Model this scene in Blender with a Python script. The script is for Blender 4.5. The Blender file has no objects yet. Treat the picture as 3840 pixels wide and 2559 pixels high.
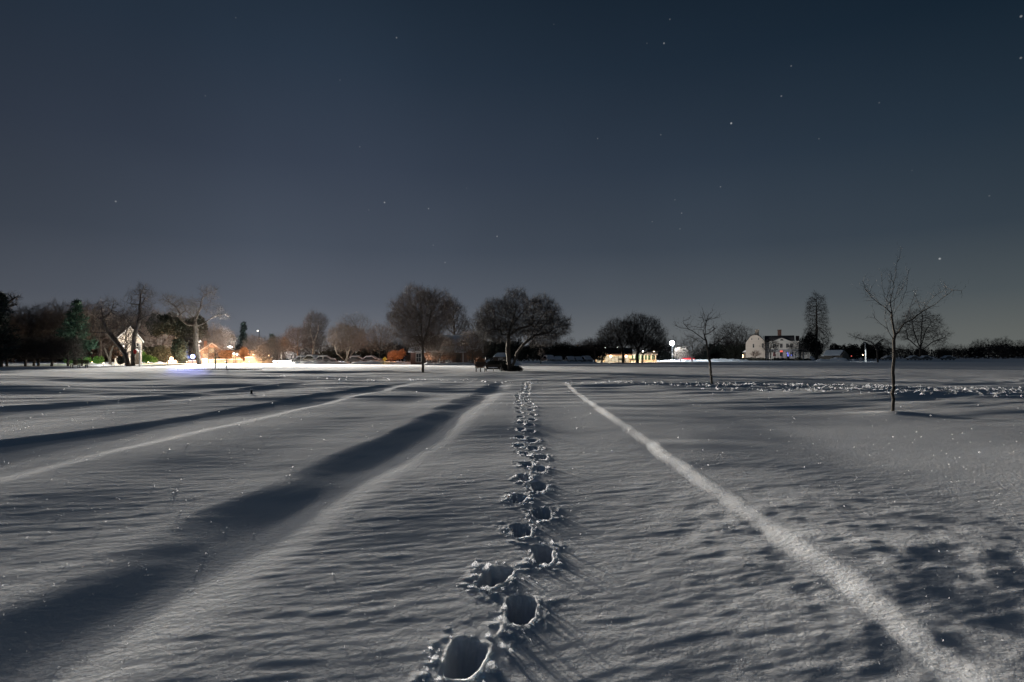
import bpy, math, random
import numpy as np
from mathutils import Vector

scene = bpy.context.scene
C = scene.collection
rad = math.radians

# ------------------------------------------------------------------ camera
CAM_H = 1.6
F = 2133.0                      # focal length in pixels of the 3840 px photograph
CX, CY, HZ = 1920.0, 1279.5, 1335.0
PITCH = math.atan((HZ - CY) / F)
cam_d = bpy.data.cameras.new("camera")
cam_d.sensor_width = 36.0
cam_d.lens = 36.0 * F / 3840.0
cam_d.clip_start, cam_d.clip_end = 0.05, 6000
cam = bpy.data.objects.new("camera", cam_d)
cam.location = (0, 0, CAM_H)
cam.rotation_euler = (rad(90) + PITCH, 0, 0)
C.objects.link(cam)
scene.camera = cam

# ------------------------------------------------------------------ view
scene.view_settings.view_transform = 'Standard'
scene.view_settings.look = 'None'
scene.view_settings.exposure = 0.0
scene.view_settings.gamma = 1.0
scene.view_settings.use_curve_mapping = False

def lin(r, g, b):
    f = lambda c: c / 12.92 if c <= 0.04045 else ((c + 0.055) / 1.055) ** 2.4
    return (f(r / 255), f(g / 255), f(b / 255), 1.0)

def ray(px, py):
    u = (px - CX) / F; v = (CY - py) / F
    c, s = math.cos(PITCH), math.sin(PITCH)
    return Vector((u, c - v * s, s + v * c))

def gpos(px, py):               # where a pixel's ray meets flat ground
    d = ray(px, py); t = -CAM_H / d.z
    return d.x * t, d.y * t

def at(px, py, Y):              # a pixel taken to distance Y
    d = ray(px, py); t = Y / d.y
    return Vector((d.x * t, Y, CAM_H + d.z * t))

# ------------------------------------------------------------------ world: night sky with town glow and stars
w = bpy.data.worlds.new("World"); scene.world = w; w.use_nodes = True
nt = w.node_tree; nt.nodes.clear()
def N(tree, typ, **kw):
    n = tree.nodes.new(typ)
    for k, v in kw.items(): setattr(n, k, v)
    return n
def ramp(tree, stops, fac, interp='LINEAR'):
    r = N(tree, 'ShaderNodeValToRGB'); cr = r.color_ramp; cr.interpolation = interp
    while len(cr.elements) < len(stops): cr.elements.new(0.5)
    for e, (p, c) in zip(cr.elements, stops): e.position = p; e.color = c
    tree.links.new(fac, r.inputs[0]); return r
tc = N(nt, 'ShaderNodeTexCoord')
sep = N(nt, 'ShaderNodeSeparateXYZ'); nt.links.new(tc.outputs['Generated'], sep.inputs[0])
def M(tree, op, a, b=None, clamp=False):
    m = N(tree, 'ShaderNodeMath', operation=op, use_clamp=clamp)
    for i, x in enumerate((a, b)):
        if x is None: continue
        if isinstance(x, (int, float)): m.inputs[i].default_value = x
        else: tree.links.new(x, m.inputs[i])
    return m.outputs[0]
left = ramp(nt, [(0.0, lin(112, 117, 125)), (0.035, lin(107, 111, 119)), (0.09, lin(90, 96, 107)), (0.18, lin(71, 79, 92)),
                 (0.31, lin(55, 64, 79)), (0.45, lin(40, 52, 67)), (0.60, lin(23, 36, 49)), (1.0, lin(19, 30, 42))], sep.outputs[2])
right = ramp(nt, [(0.0, lin(102, 105, 102)), (0.035, lin(95, 99, 97)), (0.09, lin(75, 83, 87)), (0.18, lin(52, 63, 73)),
                  (0.31, lin(35, 49, 62)), (0.45, lin(18, 33, 46)), (0.60, lin(7, 20, 31)), (1.0, lin(11, 22, 33))], sep.outputs[2])
azf = N(nt, 'ShaderNodeMapRange'); azf.inputs[1].default_value = -0.25; azf.inputs[2].default_value = 0.68
nt.links.new(sep.outputs[0], azf.inputs[0])
mixs = N(nt, 'ShaderNodeMix', data_type='RGBA')
nt.links.new(azf.outputs[0], mixs.inputs[0]); nt.links.new(left.outputs[0], mixs.inputs[6]); nt.links.new(right.outputs[0], mixs.inputs[7])
# the far left is darker again
azl = N(nt, 'ShaderNodeMapRange'); azl.inputs[1].default_value = -0.40; azl.inputs[2].default_value = -0.72
azl.inputs[3].default_value = 1.0; azl.inputs[4].default_value = 0.66
nt.links.new(sep.outputs[0], azl.inputs[0])
nz = N(nt, 'ShaderNodeTexNoise'); nz.inputs['Scale'].default_value = 2.2; nz.inputs['Detail'].default_value = 3
nt.links.new(tc.outputs['Generated'], nz.inputs['Vector'])
nzr = N(nt, 'ShaderNodeMapRange'); nzr.inputs[1].default_value = 0.3; nzr.inputs[2].default_value = 0.7
nzr.inputs[3].default_value = 0.93; nzr.inputs[4].default_value = 1.07
nt.links.new(nz.outputs[0], nzr.inputs[0])
f2 = M(nt, 'MULTIPLY', azl.outputs[0], nzr.outputs[0])
vm = N(nt, 'ShaderNodeVectorMath', operation='SCALE'); nt.links.new(mixs.outputs[2], vm.inputs[0]); nt.links.new(f2, vm.inputs['Scale'])
STARS = [(3524, 971, .72), (2742, 463, .75), (2490, 163, .55), (2512, 73, .35), (1442, 760, .6), (1607, 783, .45), (1864, 887, .5), (1669, 985, .4),
         (1625, 920, .3), (434, 756, .5), (1349, 551, .3), (1487, 142, .45), (2930, 361, .45), (2967, 248, .4), (3297, 386, .3), (3829, 62, .6),
         (3828, 218, .5), (2556, 800, .4), (2550, 859, .35), (2446, 832, .3), (2702, 701, .4), (2478, 506, .35), (2241, 520, .35), (770, 360, .25),
         (1275, 301, .25), (3071, 521, .3), (3710, 735, .3), (2426, 163, .25), (884, 67, .25), (2077, 92, .2), (1383, 788, .25), (2531, 750, .3), (1750, 706, .2), (3420, 640, .2)]
acc = None
nrm = N(nt, 'ShaderNodeVectorMath', operation='NORMALIZE'); nt.links.new(tc.outputs['Generated'], nrm.inputs[0])
for px, py, b in STARS:
    d = ray(px, py).normalized()
    ds = N(nt, 'ShaderNodeVectorMath', operation='DISTANCE'); nt.links.new(nrm.outputs[0], ds.inputs[0]); ds.inputs[1].default_value = d
    R = 0.0012 + 0.0009 * b
    mr = N(nt, 'ShaderNodeMapRange'); mr.inputs[1].default_value = 0; mr.inputs[2].default_value = R; mr.inputs[3].default_value = b * b * 0.75; mr.inputs[4].default_value = 0
    nt.links.new(ds.outputs['Value'], mr.inputs[0])
    acc = mr.outputs[0] if acc is None else M(nt, 'ADD', acc, mr.outputs[0])
va = N(nt, 'ShaderNodeVectorMath', operation='ADD'); nt.links.new(vm.outputs[0], va.inputs[0])
cmb = N(nt, 'ShaderNodeCombineXYZ')
for i in range(3): nt.links.new(acc, cmb.inputs[i])
nt.links.new(cmb.outputs[0], va.inputs[1])
bg = N(nt, 'ShaderNodeBackground'); bg.inputs[1].default_value = 1.0
nt.links.new(va.outputs[0], bg.inputs[0])
wo = N(nt, 'ShaderNodeOutputWorld'); nt.links.new(bg.outputs[0], wo.inputs[0])
w.cycles.sampling_method = 'MANUAL'; w.cycles.sample_map_resolution = 512

# ------------------------------------------------------------------ the low far light (ahead and left)
SUN_EL, SUN_AZ = rad(7.0), rad(-25)
sd = bpy.data.lights.new("sun", 'SUN'); sd.energy = 0.5; sd.angle = rad(6); sd.color = (1.0, 0.95, 0.88)
so = bpy.data.objects.new("sun", sd); C.objects.link(so)
sv = Vector((math.sin(SUN_AZ) * math.cos(SUN_EL), math.cos(SUN_AZ) * math.cos(SUN_EL), math.sin(SUN_EL)))
so.rotation_euler = sv.to_track_quat('Z', 'Y').to_euler()
so.location = (0, 0, 60)

# ------------------------------------------------------------------ noise
def _hash(ix, iy, seed):
    h = (ix.astype(np.int64) * 374761393 + iy.astype(np.int64) * 668265263 + seed * 974634911) & 0xFFFFFFFF
    h = ((h ^ (h >> 13)) * 1274126177) & 0xFFFFFFFF
    h = (h ^ (h >> 16)) & 0xFFFFFFFF
    return h.astype(np.float64) / 4294967295.0
def vnoise(x, y, seed=0):
    xi = np.floor(x); yi = np.floor(y); fx = x - xi; fy = y - yi
    fx = fx * fx * fx * (fx * (fx * 6 - 15) + 10); fy = fy * fy * fy * (fy * (fy * 6 - 15) + 10)
    xi = xi.astype(np.int64); yi = yi.astype(np.int64)
    a = _hash(xi, yi, seed); b = _hash(xi + 1, yi, seed); c = _hash(xi, yi + 1, seed); d = _hash(xi + 1, yi + 1, seed)
    return (a + (b - a) * fx) * (1 - fy) + (c + (d - c) * fx) * fy
def fbm(x, y, seed=0, octs=4, gain=0.5):
    s = 0; a = 1; t = 0
    for o in range(octs):
        s = s + a * (vnoise(x, y, seed + o * 17) - 0.5); t += a; a *= gain
        x, y = x * 2.03 * 0.8 - y * 2.03 * 0.6 + 3.1, x * 2.03 * 0.6 + y * 2.03 * 0.8 + 7.7
    return s / t * 2
def fbma(x, y, seed=0, octs=3, gain=0.5):     # keeps its stretch direction
    s = 0; a = 1; t = 0
    for o in range(octs):
        s = s + a * (vnoise(x, y, seed + o * 17) - 0.5); t += a; a *= gain
        x = x * 1.9 + 13.7; y = y * 2.1 + 5.3
    return s / t * 2
def sst(a, b, v):
    t = np.clip((v - a) / (b - a), 0, 1); return t * t * (3 - 2 * t)

# ------------------------------------------------------------------ footprints
FP = []
for px, py, wd, ln, ang in [(1748, 2459, .235, .40, -.30), (1956, 2274, .20, .40, -.12), (1853, 2156, .215, .38, -.35), (2036, 2072, .18, .40, -.05),
                            (1956, 1986, .20, .37, .05), (2032, 1923, .19, .40, .0), (1944, 1869, .20, .38, -.1), (2019, 1826, .20, .42, -.05),
                            (1963, 1791, .19, .38, -.1), (2022, 1757, .20, .40, .0), (1974, 1740, .19, .37, .1), (2027, 1711, .20, .40, -.1),
                            (1968, 1698, .18, .36, .3), (2000, 1677, .20, .42, .1), (1949, 1668, .18, .37, .1), (1995, 1652, .20, .38, .0),
                            (1953, 1639, .18, .38, .1), (1989, 1620, .20, .40, .0), (1953, 1614, .19, .38, .1), (1989, 1599, .20, .38, .0), (1952, 1591, .19, .38, .1)]:
    x, y = gpos(px, py); FP.append((x, y, wd * .93, ln * 1.05, -ang * .7))
_r = random.Random(5)
y = FP[-1][1] + .55; k = 0
cen = [(13, .29), (16, .36), (19, .42), (22, .35), (26, .55), (30, .75), (36, .9)]
while y < 35:
    c = float(np.interp(y, [a for a, b in cen], [b for a, b in cen]))
    x = c + (.16 if k % 2 == 0 else -.16) + _r.uniform(-.05, .05)
    FP.append((x, y, _r.uniform(.15, .18), _r.uniform(.40, .46), _r.uniform(-.15, .15)))
    y += _r.uniform(.5, .66); k += 1

# ------------------------------------------------------------------ ground height
LX = ([1.0, 2.8, 3.4, 6.3, 9.9, 15.3, 24, 34, 38], [-3.1, -3.05, -3.0, -2.78, -2.48, -2.06, -1.6, -1.15, -1.0])
RX = ([1.0, 2.8, 4.0, 6.3, 12.2, 20, 34, 38], [2.15, 2.26, 2.37, 2.43, 2.48, 2.68, 3.2, 3.4])
EX = ([3, 7, 11.2, 18, 25.3, 40], [-6.2, -6.3, -6.4, -6.1, -5.7, -5.2])
DX = ([5, 10.1, 12.3, 20.2, 31, 40], [-9.8, -9.1, -8.6, -7.8, -6.5, -5.6])
CXT = ([-40, -15, 0, 8, 13, 20, 30, 45], [60, 43, 35, 32.5, 30.5, 27, 22.5, 17])       # trodden track crossing the field
def height(x, y, prints=True):
    x = np.asarray(x, float); y = np.asarray(y, float)
    d = np.hypot(x, y)
    near = 1 - sst(40, 80, d)
    wob = 0.10 * fbm(y * .55, x * 0 + 3.3, 90, 3)
    h = 0.10 * fbm(x / 9 + 3, y / 13 + 1, 1, 3) * (0.35 + .65 * near)
    h += 0.0075 * fbm(x / 2.6 + y / 9, y / 2.9 - x / 12, 2, 3) * near
    endp = 1 - sst(30, 36, y)
    # main path: left bank falls to the path, right bank rises out of it
    xl = np.interp(y, *LX) + wob; xr = np.interp(y, *RX) + .5 * wob
    h += 0.075 * (.75 + .5 * vnoise(y / 2.3, y * 0 + 9.0, 56)) * (1 - sst(-.25, .55 + .35 * vnoise(y / 1.4, y * 0 + 2.0, 57), x - xl + .10 * fbm(x / .7, y / 1.1, 58, 3))) * sst(-5.5, -2.2, x - xl) * endp
    h += 0.036 * np.exp(-((x - xl - 1.3) / np.where(x - xl < 1.3, .5, 1.9)) ** 2) * endp
    h -= 0.008 * sst(.0, 1.2, x - xl - 1.2) * (1 - sst(-1.2, -.1, x - xr)) * endp
    h += 0.040 * (.55 + .6 * vnoise(y / 1.1, y * 0 + 4.0, 55)) * sst(-.15, .13, x - xr + .05 * fbm(x / .5, y / .6, 77, 2)) * (1 - sst(.10, 3.4, x - xr)) * endp
    # second path further left
    xe = np.interp(y, *EX) + wob; xd = np.interp(y, *DX) + wob
    e2 = 1 - sst(28, 36, y)
    h += 0.065 * sst(-.38, .38, x - xe) * (1 - sst(.12, 3.0, x - xe)) * e2
    h += 0.06 * (.5 + vnoise(y / 4, y * 0 + 9.0, 59)) * (1 - sst(-.1, .4, x - xd + .15 * fbm(x / 1.5, y / 2, 60, 2))) * sst(-4.5, -.6, x - xd) * e2
    x3 = np.interp(y, [8, 17, 20.4, 40], [-16.5, -15.4, -14.2, -11.0]) + wob
    h += 0.10 * sst(-.6, .5, x - x3) * (1 - sst(.2, 1.6, x - x3)) * e2
    # low swells further left
    h += 0.16 * fbma(x / 14, y / 5.0 + x / 30, 44, 2) * sst(4, 10, -x) * sst(18, 30, y) * (1 - sst(70, 95, y))
    # wind ripples
    calm = 1 - .75 * sst(-.5, .1, x - xl) * (1 - sst(.7, 1.3, x - xl)) * endp - .6 * np.exp(-((x - xr) / .25) ** 2) * endp
    u = x * .95 + y * .30; v = y * .95 - x * .30 + .05 * fbm(x / 1.7, y / 1.3, 33, 2)
    patch = sst(-.5, .55, fbm(x / 3.1, y / 4.3, 31, 2))
    h += (0.0017 * fbma(u / .50, v / .14, 7, 4, .6) * (.10 + 1.15 * patch) * (1 - .75 * sst(12, 40, d))
          + 0.0016 * fbma(u / .24, v / .07, 6, 2) * (1 - sst(5, 14, d))
          + 0.0016 * fbma(u / 2.2, v / .55, 8, 2) * (.5 + .5 * patch)) * near * calm
    h += 0.05 * fbma(u / 7, v / 1.7, 12, 3) * sst(14, 26, d) * near
    # lumpy snow on the right foreground
    lump = sst(.2, 2.0, x - .4) * (1 - sst(5, 9, d))
    h += 0.0085 * fbm(x / .30, y / .34, 9, 2) * lump
    # crossing trodden track
    yt = np.interp(x, *CXT); tr = np.exp(-((y - yt) / (1.3 + .05 * np.abs(x))) ** 2) * sst(-30, -10, x)
    tr2 = np.exp(-((y - yt + 4.0 - .02 * x) / .5) ** 2) * sst(9, 14, x)
    tr3 = .6 * np.exp(-((y - yt - 14) / 1.6) ** 2)
    tt = np.clip(tr + tr2 + tr3, 0, 1) * (.15 + .85 * sst(3, 15, x))
    h += tt * (.0 + 0.085 * np.abs(fbm(x / .8, y / .75, 21, 2)))
    for (tx, ty) in ((11.0, 16.4), (11.0, 31.2)): h += .05 * np.exp(-(((x - tx) / .55) ** 2 + ((y - ty) / .55) ** 2))
    if prints:
        sel = (d < 37) & (np.abs(x) < 1.6)
        if np.any(sel):
            xs = x[sel]; ys = y[sel]; hs = h[sel]
            n1 = vnoise(xs / .055, ys / .055, 61); n2 = vnoise(xs / .13, ys / .13, 62); n3 = vnoise(xs / .024, ys / .024, 63)
            for (fx, fy, wd, ln, ang) in FP:
                k = (np.abs(xs - fx) < .62) & (np.abs(ys - fy) < .7)
                if not np.any(k): continue
                dx = xs[k] - fx; dy = ys[k] - fy
                ca, sa = math.cos(ang), math.sin(ang)
                a = (dx * ca - dy * sa) / (wd / 2); b = (dx * sa + dy * ca) / (ln / 2)
                a = a * (1.0 - .14 * np.clip(b, -1, 1) + .10 * np.cos(b * 3.1))          # boot outline: broad toe, narrow waist
                q = (np.abs(a) ** 2.4 + np.abs(b) ** 2.4) ** (1 / 2.4) + .32 * (n2[k] - .5) + .15 * (n1[k] - .5)
                hole = 1 - sst(.82, 1.03, q)
                side = .45 + .55 * np.clip(np.abs(a), 0, 1.2) - .45 * np.clip(b, 0, 1)
                rim = np.exp(-((q - 1.13) / .10) ** 2) * (.003 + .011 * n2[k] * (.3 + n1[k])) * side
                spray = np.exp(-((q - 1.7) / .5) ** 2) * .026 * np.clip(n1[k] * 1.6 - .85, 0, 1) * side
                hs[k] = hs[k] + rim + .5 * spray - hole * (.27 + .05 * (n2[k] - .5))
            h[sel] = hs
    return h
def gz(x, y): return float(height(np.array([x]), np.array([y]), False)[0])

# ------------------------------------------------------------------ mesh helpers
def np_mesh(name, V, Fc, mat, smooth=False):
    """V (n,3) floats; Fc (m,3) or (m,4) ints"""
    me = bpy.data.meshes.new(name)
    V = np.ascontiguousarray(V, np.float32); Fc = np.ascontiguousarray(Fc, np.int32)
    k = Fc.shape[1]
    me.vertices.add(len(V)); me.vertices.foreach_set('co', V.ravel())
    me.loops.add(Fc.size); me.loops.foreach_set('vertex_index', Fc.ravel())
    me.polygons.add(len(Fc)); me.polygons.foreach_set('loop_start', np.arange(0, Fc.size, k, dtype=np.int32))
    if smooth: me.polygons.foreach_set('use_smooth', np.ones(len(Fc), bool))
    me.update(calc_edges=True); me.validate()
    me.materials.append(mat)
    return me
def link(name, me, parent=None, loc=None):
    o = bpy.data.objects.new(name, me); C.objects.link(o)
    if parent is not None: o.parent = parent
    if loc is not None: o.location = loc
    return o
def thing(name, label, cat, loc=(0, 0, 0), rz=0.0, group=None):
    o = bpy.data.objects.new(name, None); C.objects.link(o); o.empty_display_size = .3
    o.location = loc; o.rotation_euler = (0, 0, rz)
    o['label'] = label; o['category'] = cat
    if group: o['group'] = group
    return o
def tag(o, label, cat, group=None):
    o['label'] = label; o['category'] = cat
    if group: o['group'] = group
    return o
def copy_tree(root, loc, rz=0.0, sc=1.0, label=None, group=None):
    def rec(o, par):
        c = o.copy(); C.objects.link(c); c.parent = par
        for ch in list(o.children): rec(ch, c)
        return c
    c = rec(root, None); c.location = loc; c.rotation_euler = (0, 0, rz); c.scale = (sc, sc, sc) if isinstance(sc, (int, float)) else sc
    if label: c['label'] = label
    if group: c['group'] = group
    return c
class MB:
    def __init__(s): s.v = []; s.f = []
    def poly(s, pts):
        i = len(s.v); s.v += [tuple(p) for p in pts]; s.f.append(tuple(range(i, i + len(pts))))
    def box(s, c, d, rz=0.0):
        cx, cy, cz = c; hx, hy, hz = d[0] / 2, d[1] / 2, d[2] / 2; i = len(s.v); ca, sa = math.cos(rz), math.sin(rz)
        for x, y, z in ((-hx, -hy, -hz), (hx, -hy, -hz), (hx, hy, -hz), (-hx, hy, -hz), (-hx, -hy, hz), (hx, -hy, hz), (hx, hy, hz), (-hx, hy, hz)):
            s.v.append((cx + x * ca - y * sa, cy + x * sa + y * ca, cz + z))
        for q in ((0, 3, 2, 1), (4, 5, 6, 7), (0, 1, 5, 4), (1, 2, 6, 5), (2, 3, 7, 6), (3, 0, 4, 7)): s.f.append(tuple(i + k for k in q))
    def b2(s, x0, x1, y0, y1, z0, z1): s.box(((x0 + x1) / 2, (y0 + y1) / 2, (z0 + z1) / 2), (x1 - x0, y1 - y0, z1 - z0))
    def extrude(s, prof, y0, y1):      # profile in x,z pushed along y
        n = len(prof); i = len(s.v)
        s.v += [(x, y0, z) for x, z in prof] + [(x, y1, z) for x, z in prof]
        s.f.append(tuple(range(i + n - 1, i - 1, -1))[::-1]); s.f.append(tuple(range(i + n, i + 2 * n))[::-1])
        for k in range(n):
            k2 = (k + 1) % n; s.f.append((i + k, i + n + k, i + n + k2, i + k2))
    def extrude_x(s, prof, x0, x1):    # profile in y,z pushed along x
        n = len(prof); i = len(s.v)
        s.v += [(x0, y, z) for y, z in prof] + [(x1, y, z) for y, z in prof]
        s.f.append(tuple(range(i, i + n))); s.f.append(tuple(range(i + 2 * n - 1, i + n - 1, -1)))
        for k in range(n):
            k2 = (k + 1) % n; s.f.append((i + k, i + n + k, i + n + k2, i + k2))
    def tube(s, pts, rs, n=8, cap=True):
        pts = [Vector(p) for p in pts]
        if isinstance(rs, (int, float)): rs = [rs] * len(pts)
        base = len(s.v)
        for k, p in enumerate(pts):
            t = (pts[min(k + 1, len(pts) - 1)] - pts[max(k - 1, 0)]).normalized()
            a = t.cross(Vector((0.31, 0.95, 0.07)) if abs(t.z) > .8 else Vector((0, 0, 1))).normalized(); b = t.cross(a)
            for j in range(n):
                th = 2 * math.pi * j / n; s.v.append(tuple(p + (a * math.cos(th) + b * math.sin(th)) * rs[k]))
        for k in range(len(pts) - 1):
            for j in range(n):
                j2 = (j + 1) % n; s.f.append((base + k * n + j, base + k * n + j2, base + (k + 1) * n + j2, base + (k + 1) * n + j))
        if cap:
            s.f.append(tuple(range(base + n - 1, base - 1, -1))); e = base + (len(pts) - 1) * n; s.f.append(tuple(range(e, e + n)))
    def ball(s, c, r, nu=10, nv=7, sq=(1, 1, 1)):
        base = len(s.v)
        for i in range(nv + 1):
            ph = math.pi * i / nv
            for j in range(nu):
                th = 2 * math.pi * j / nu
                s.v.append((c[0] + r * sq[0] * math.sin(ph) * math.cos(th), c[1] + r * sq[1] * math.sin(ph) * math.sin(th), c[2] + r * sq[2] * math.cos(ph)))
        for i in range(nv):
            for j in range(nu):
                j2 = (j + 1) % nu; s.f.append((base + i * nu + j, base + (i + 1) * nu + j, base + (i + 1) * nu + j2, base + i * nu + j2))
    def make(s, name, mat, parent=None, loc=None, bevel=0.0, smooth=False):
        me = bpy.data.meshes.new(name); me.from_pydata(s.v, [], s.f); me.validate(); me.materials.append(mat)
        if smooth:
            for p in me.polygons: p.use_smooth = True
        o = link(name, me, parent, loc)
        if bevel:
            m = o.modifiers.new('bevel', 'BEVEL'); m.width = bevel; m.segments = 2; m.limit_method = 'ANGLE'
        return o

# ------------------------------------------------------------------ materials
def mat(name, col, rough=.8, var=.25, scale=3.0, bump=0.0, bscale=None, metal=0.0, spec=.3, coord='Object', stretch=None, emit=None, estr=0):
    m = bpy.data.materials.new(name); m.use_nodes = True; t = m.node_tree; p = t.nodes['Principled BSDF']
    p.inputs['Roughness'].default_value = rough; p.inputs['Metallic'].default_value = metal; p.inputs['Specular IOR Level'].default_value = spec
    tcn = N(t, 'ShaderNodeTexCoord'); src = tcn.outputs[coord]
    if stretch:
        mp = N(t, 'ShaderNodeMapping'); mp.inputs['Scale'].default_value = stretch; t.links.new(src, mp.inputs[0]); src = mp.outputs[0]
    nz = N(t, 'ShaderNodeTexNoise'); nz.inputs['Scale'].default_value = scale; nz.inputs['Detail'].default_value = 5; t.links.new(src, nz.inputs['Vector'])
    c = Vector(col[:3])
    r = ramp(t, [(.3, (*(c * (1 - var)), 1)), (.7, (*(c * (1 + var)), 1))], nz.outputs[0]); t.links.new(r.outputs[0], p.inputs['Base Color'])
    if bump:
        b = N(t, 'ShaderNodeBump'); b.inputs['Strength'].default_value = 1.0; b.inputs['Distance'].default_value = bump
        n2 = nz
        if bscale:
            n2 = N(t, 'ShaderNodeTexNoise'); n2.inputs['Scale'].default_value = bscale; n2.inputs['Detail'].default_value = 4; t.links.new(src, n2.inputs['Vector'])
        t.links.new(n2.outputs[0], b.inputs['Height']); t.links.new(b.outputs[0], p.inputs['Normal'])
    if emit:
        p.inputs['Emission Color'].default_value = (*emit, 1); p.inputs['Emission Strength'].default_value = estr
    return m
def brick(name, c1, c2, mortar, scale=5.0):
    m = mat(name, c1); t = m.node_tree; p = t.nodes['Principled BSDF']
    b = N(t, 'ShaderNodeTexBrick'); b.inputs['Scale'].default_value = scale
    b.inputs['Color1'].default_value = (*c1, 1); b.inputs['Color2'].default_value = (*c2, 1); b.inputs['Mortar'].default_value = (*mortar, 1)
    tcn = N(t, 'ShaderNodeTexCoord'); mp = N(t, 'ShaderNodeMapping'); mp.inputs['Rotation'].default_value = (rad(90), 0, 0)
    t.links.new(tcn.outputs['Object'], mp.inputs[0]); t.links.new(mp.outputs[0], b.inputs[0]); t.links.new(b.outputs[0], p.inputs['Base Color'])
    return m
def snow_mat(name, fine, trans=0.0, col=(.79, .82, .87), sss=0.0):
    m = bpy.data.materials.new(name); m.use_nodes = True; t = m.node_tree; p = t.nodes['Principled BSDF']
    p.inputs['Roughness'].default_value = 1.0; p.inputs['Specular IOR Level'].default_value = 0.0
    if sss:
        p.inputs['Subsurface Weight'].default_value = sss; p.inputs['Subsurface Radius'].default_value = (.05, .055, .06); p.inputs['Subsurface Scale'].default_value = 1.0
    tcn = N(t, 'ShaderNodeTexCoord')
    n1 = N(t, 'ShaderNodeTexNoise'); n1.inputs['Scale'].default_value = fine; n1.inputs['Detail'].default_value = 5; n1.inputs['Roughness'].default_value = .65
    t.links.new(tcn.outputs['Object'], n1.inputs['Vector'])
    b = N(t, 'ShaderNodeBump'); b.inputs['Strength'].default_value = 1.0; b.inputs['Distance'].default_value = .007 * 30 / fine
    t.links.new(n1.outputs[0], b.inputs['Height']); t.links.new(b.outputs[0], p.inputs['Normal'])
    n2 = N(t, 'ShaderNodeTexNoise'); n2.inputs['Scale'].default_value = .6; n2.inputs['Detail'].default_value = 3; t.links.new(tcn.outputs['Object'], n2.inputs['Vector'])
    c = Vector(col); r = ramp(t, [(.3, (*(c * .94), 1)), (.7, (*(c * 1.03), 1))], n2.outputs[0]); t.links.new(r.outputs[0], p.inputs['Base Color'])
    if trans:
        tr = N(t, 'ShaderNodeBsdfTranslucent'); tr.inputs[0].default_value = (.85, .86, .88, 1)
        mx = N(t, 'ShaderNodeMixShader'); mx.inputs[0].default_value = trans
        t.links.new(p.outputs[0], mx.inputs[1]); t.links.new(tr.outputs[0], mx.inputs[2])
        t.links.new(mx.outputs[0], t.nodes['Material Output'].inputs[0])
    return m
def lamp_mat(name, col, s):
    m = bpy.data.materials.new(name); m.use_nodes = True; t = m.node_tree; t.nodes.clear()
    e = N(t, 'ShaderNodeEmission'); e.inputs[0].default_value = (*col, 1); e.inputs[1].default_value = s
    # a soft mottling of the lit glass so that it is not one flat value
    tcn = N(t, 'ShaderNodeTexCoord'); nz = N(t, 'ShaderNodeTexNoise'); nz.inputs['Scale'].default_value = 1.3; t.links.new(tcn.outputs['Object'], nz.inputs['Vector'])
    mr = N(t, 'ShaderNodeMapRange'); mr.inputs[1].default_value = .3; mr.inputs[2].default_value = .7; mr.inputs[3].default_value = s * .6; mr.inputs[4].default_value = s * 1.3
    t.links.new(nz.outputs[0], mr.inputs[0]); t.links.new(mr.outputs[0], e.inputs[1])
    o = N(t, 'ShaderNodeOutputMaterial'); t.links.new(e.outputs[0], o.inputs[0]); return m

SNOW = snow_mat('snow', 24.0, sss=.6)
SNOWCAP = snow_mat('snow_cap', 5.0)
CRUMB = snow_mat('snow_crumb', 60.0, .85)
ICE = snow_mat('ice_crystal', 90.0, .85, (.9, .9, .92))
BARK = mat('bark', (.065, .056, .048), .9, .4, 6, .02, 14, stretch=(1, 1, .25))
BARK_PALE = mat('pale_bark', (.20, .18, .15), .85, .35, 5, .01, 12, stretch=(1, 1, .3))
TWIG = mat('twig', (.055, .048, .045), .9, .3, 2)
TWIG_BROWN = mat('brown_twig', (.115, .09, .075), .9, .3, 2)
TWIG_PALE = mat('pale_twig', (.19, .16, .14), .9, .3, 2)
NEEDLE = mat('needle', (.018, .030, .028), .8, .4, 1.2)
NEEDLE_GREEN = mat('green_needle', (.020, .055, .038), .8, .4, 1.2)
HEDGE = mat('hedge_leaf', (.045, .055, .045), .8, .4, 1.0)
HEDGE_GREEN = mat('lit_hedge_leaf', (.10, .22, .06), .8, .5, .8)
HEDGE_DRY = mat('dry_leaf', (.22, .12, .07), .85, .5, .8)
IVY = mat('ivy_leaf', (.017, .021, .018), .75, .4, 1.0)
CREAM = mat('cream_siding', (.50, .455, .41), .8, .06, .6, .01, 3, stretch=(.1, .1, 8))
WHITE = mat('white_paint', (.58, .58, .56), .6, .06, 1)
PINK = mat('pink_stucco', (.46, .34, .28), .85, .12, 1.2, .01, 8)
STONE = brick('stone_block', (.42, .36, .30), (.33, .28, .24), (.22, .2, .18), 2.2)
BRICK = brick('red_brick', (.15, .075, .055), (.11, .06, .05), (.16, .14, .13), 4.0)
ROOF = mat('dark_shingle', (.05, .05, .055), .85, .3, 4, .01, 20)
WOOD = mat('dark_wood', (.05, .042, .035), .75, .35, 3, .005, 12, stretch=(.3, 3, 3))
WOODG = mat('weathered_wood', (.16, .14, .12), .8, .3, 3, stretch=(3, 3, .3))
METAL = mat('dark_metal', (.05, .052, .055), .45, .15, 5, metal=.6)
GREY = mat('grey_metal', (.42, .44, .44), .45, .1, 4, metal=.3)
GLASS = mat('dark_glass', (.016, .018, .022), .12, .2, 2, spec=.5)
GREEN = mat('green_paint', (.03, .075, .05), .6, .2, 2)
RED = mat('red_paint', (.42, .035, .03), .5, .15, 2)
YELLOW = mat('yellow_paint', (.65, .45, .05), .5, .1, 2)
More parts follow.
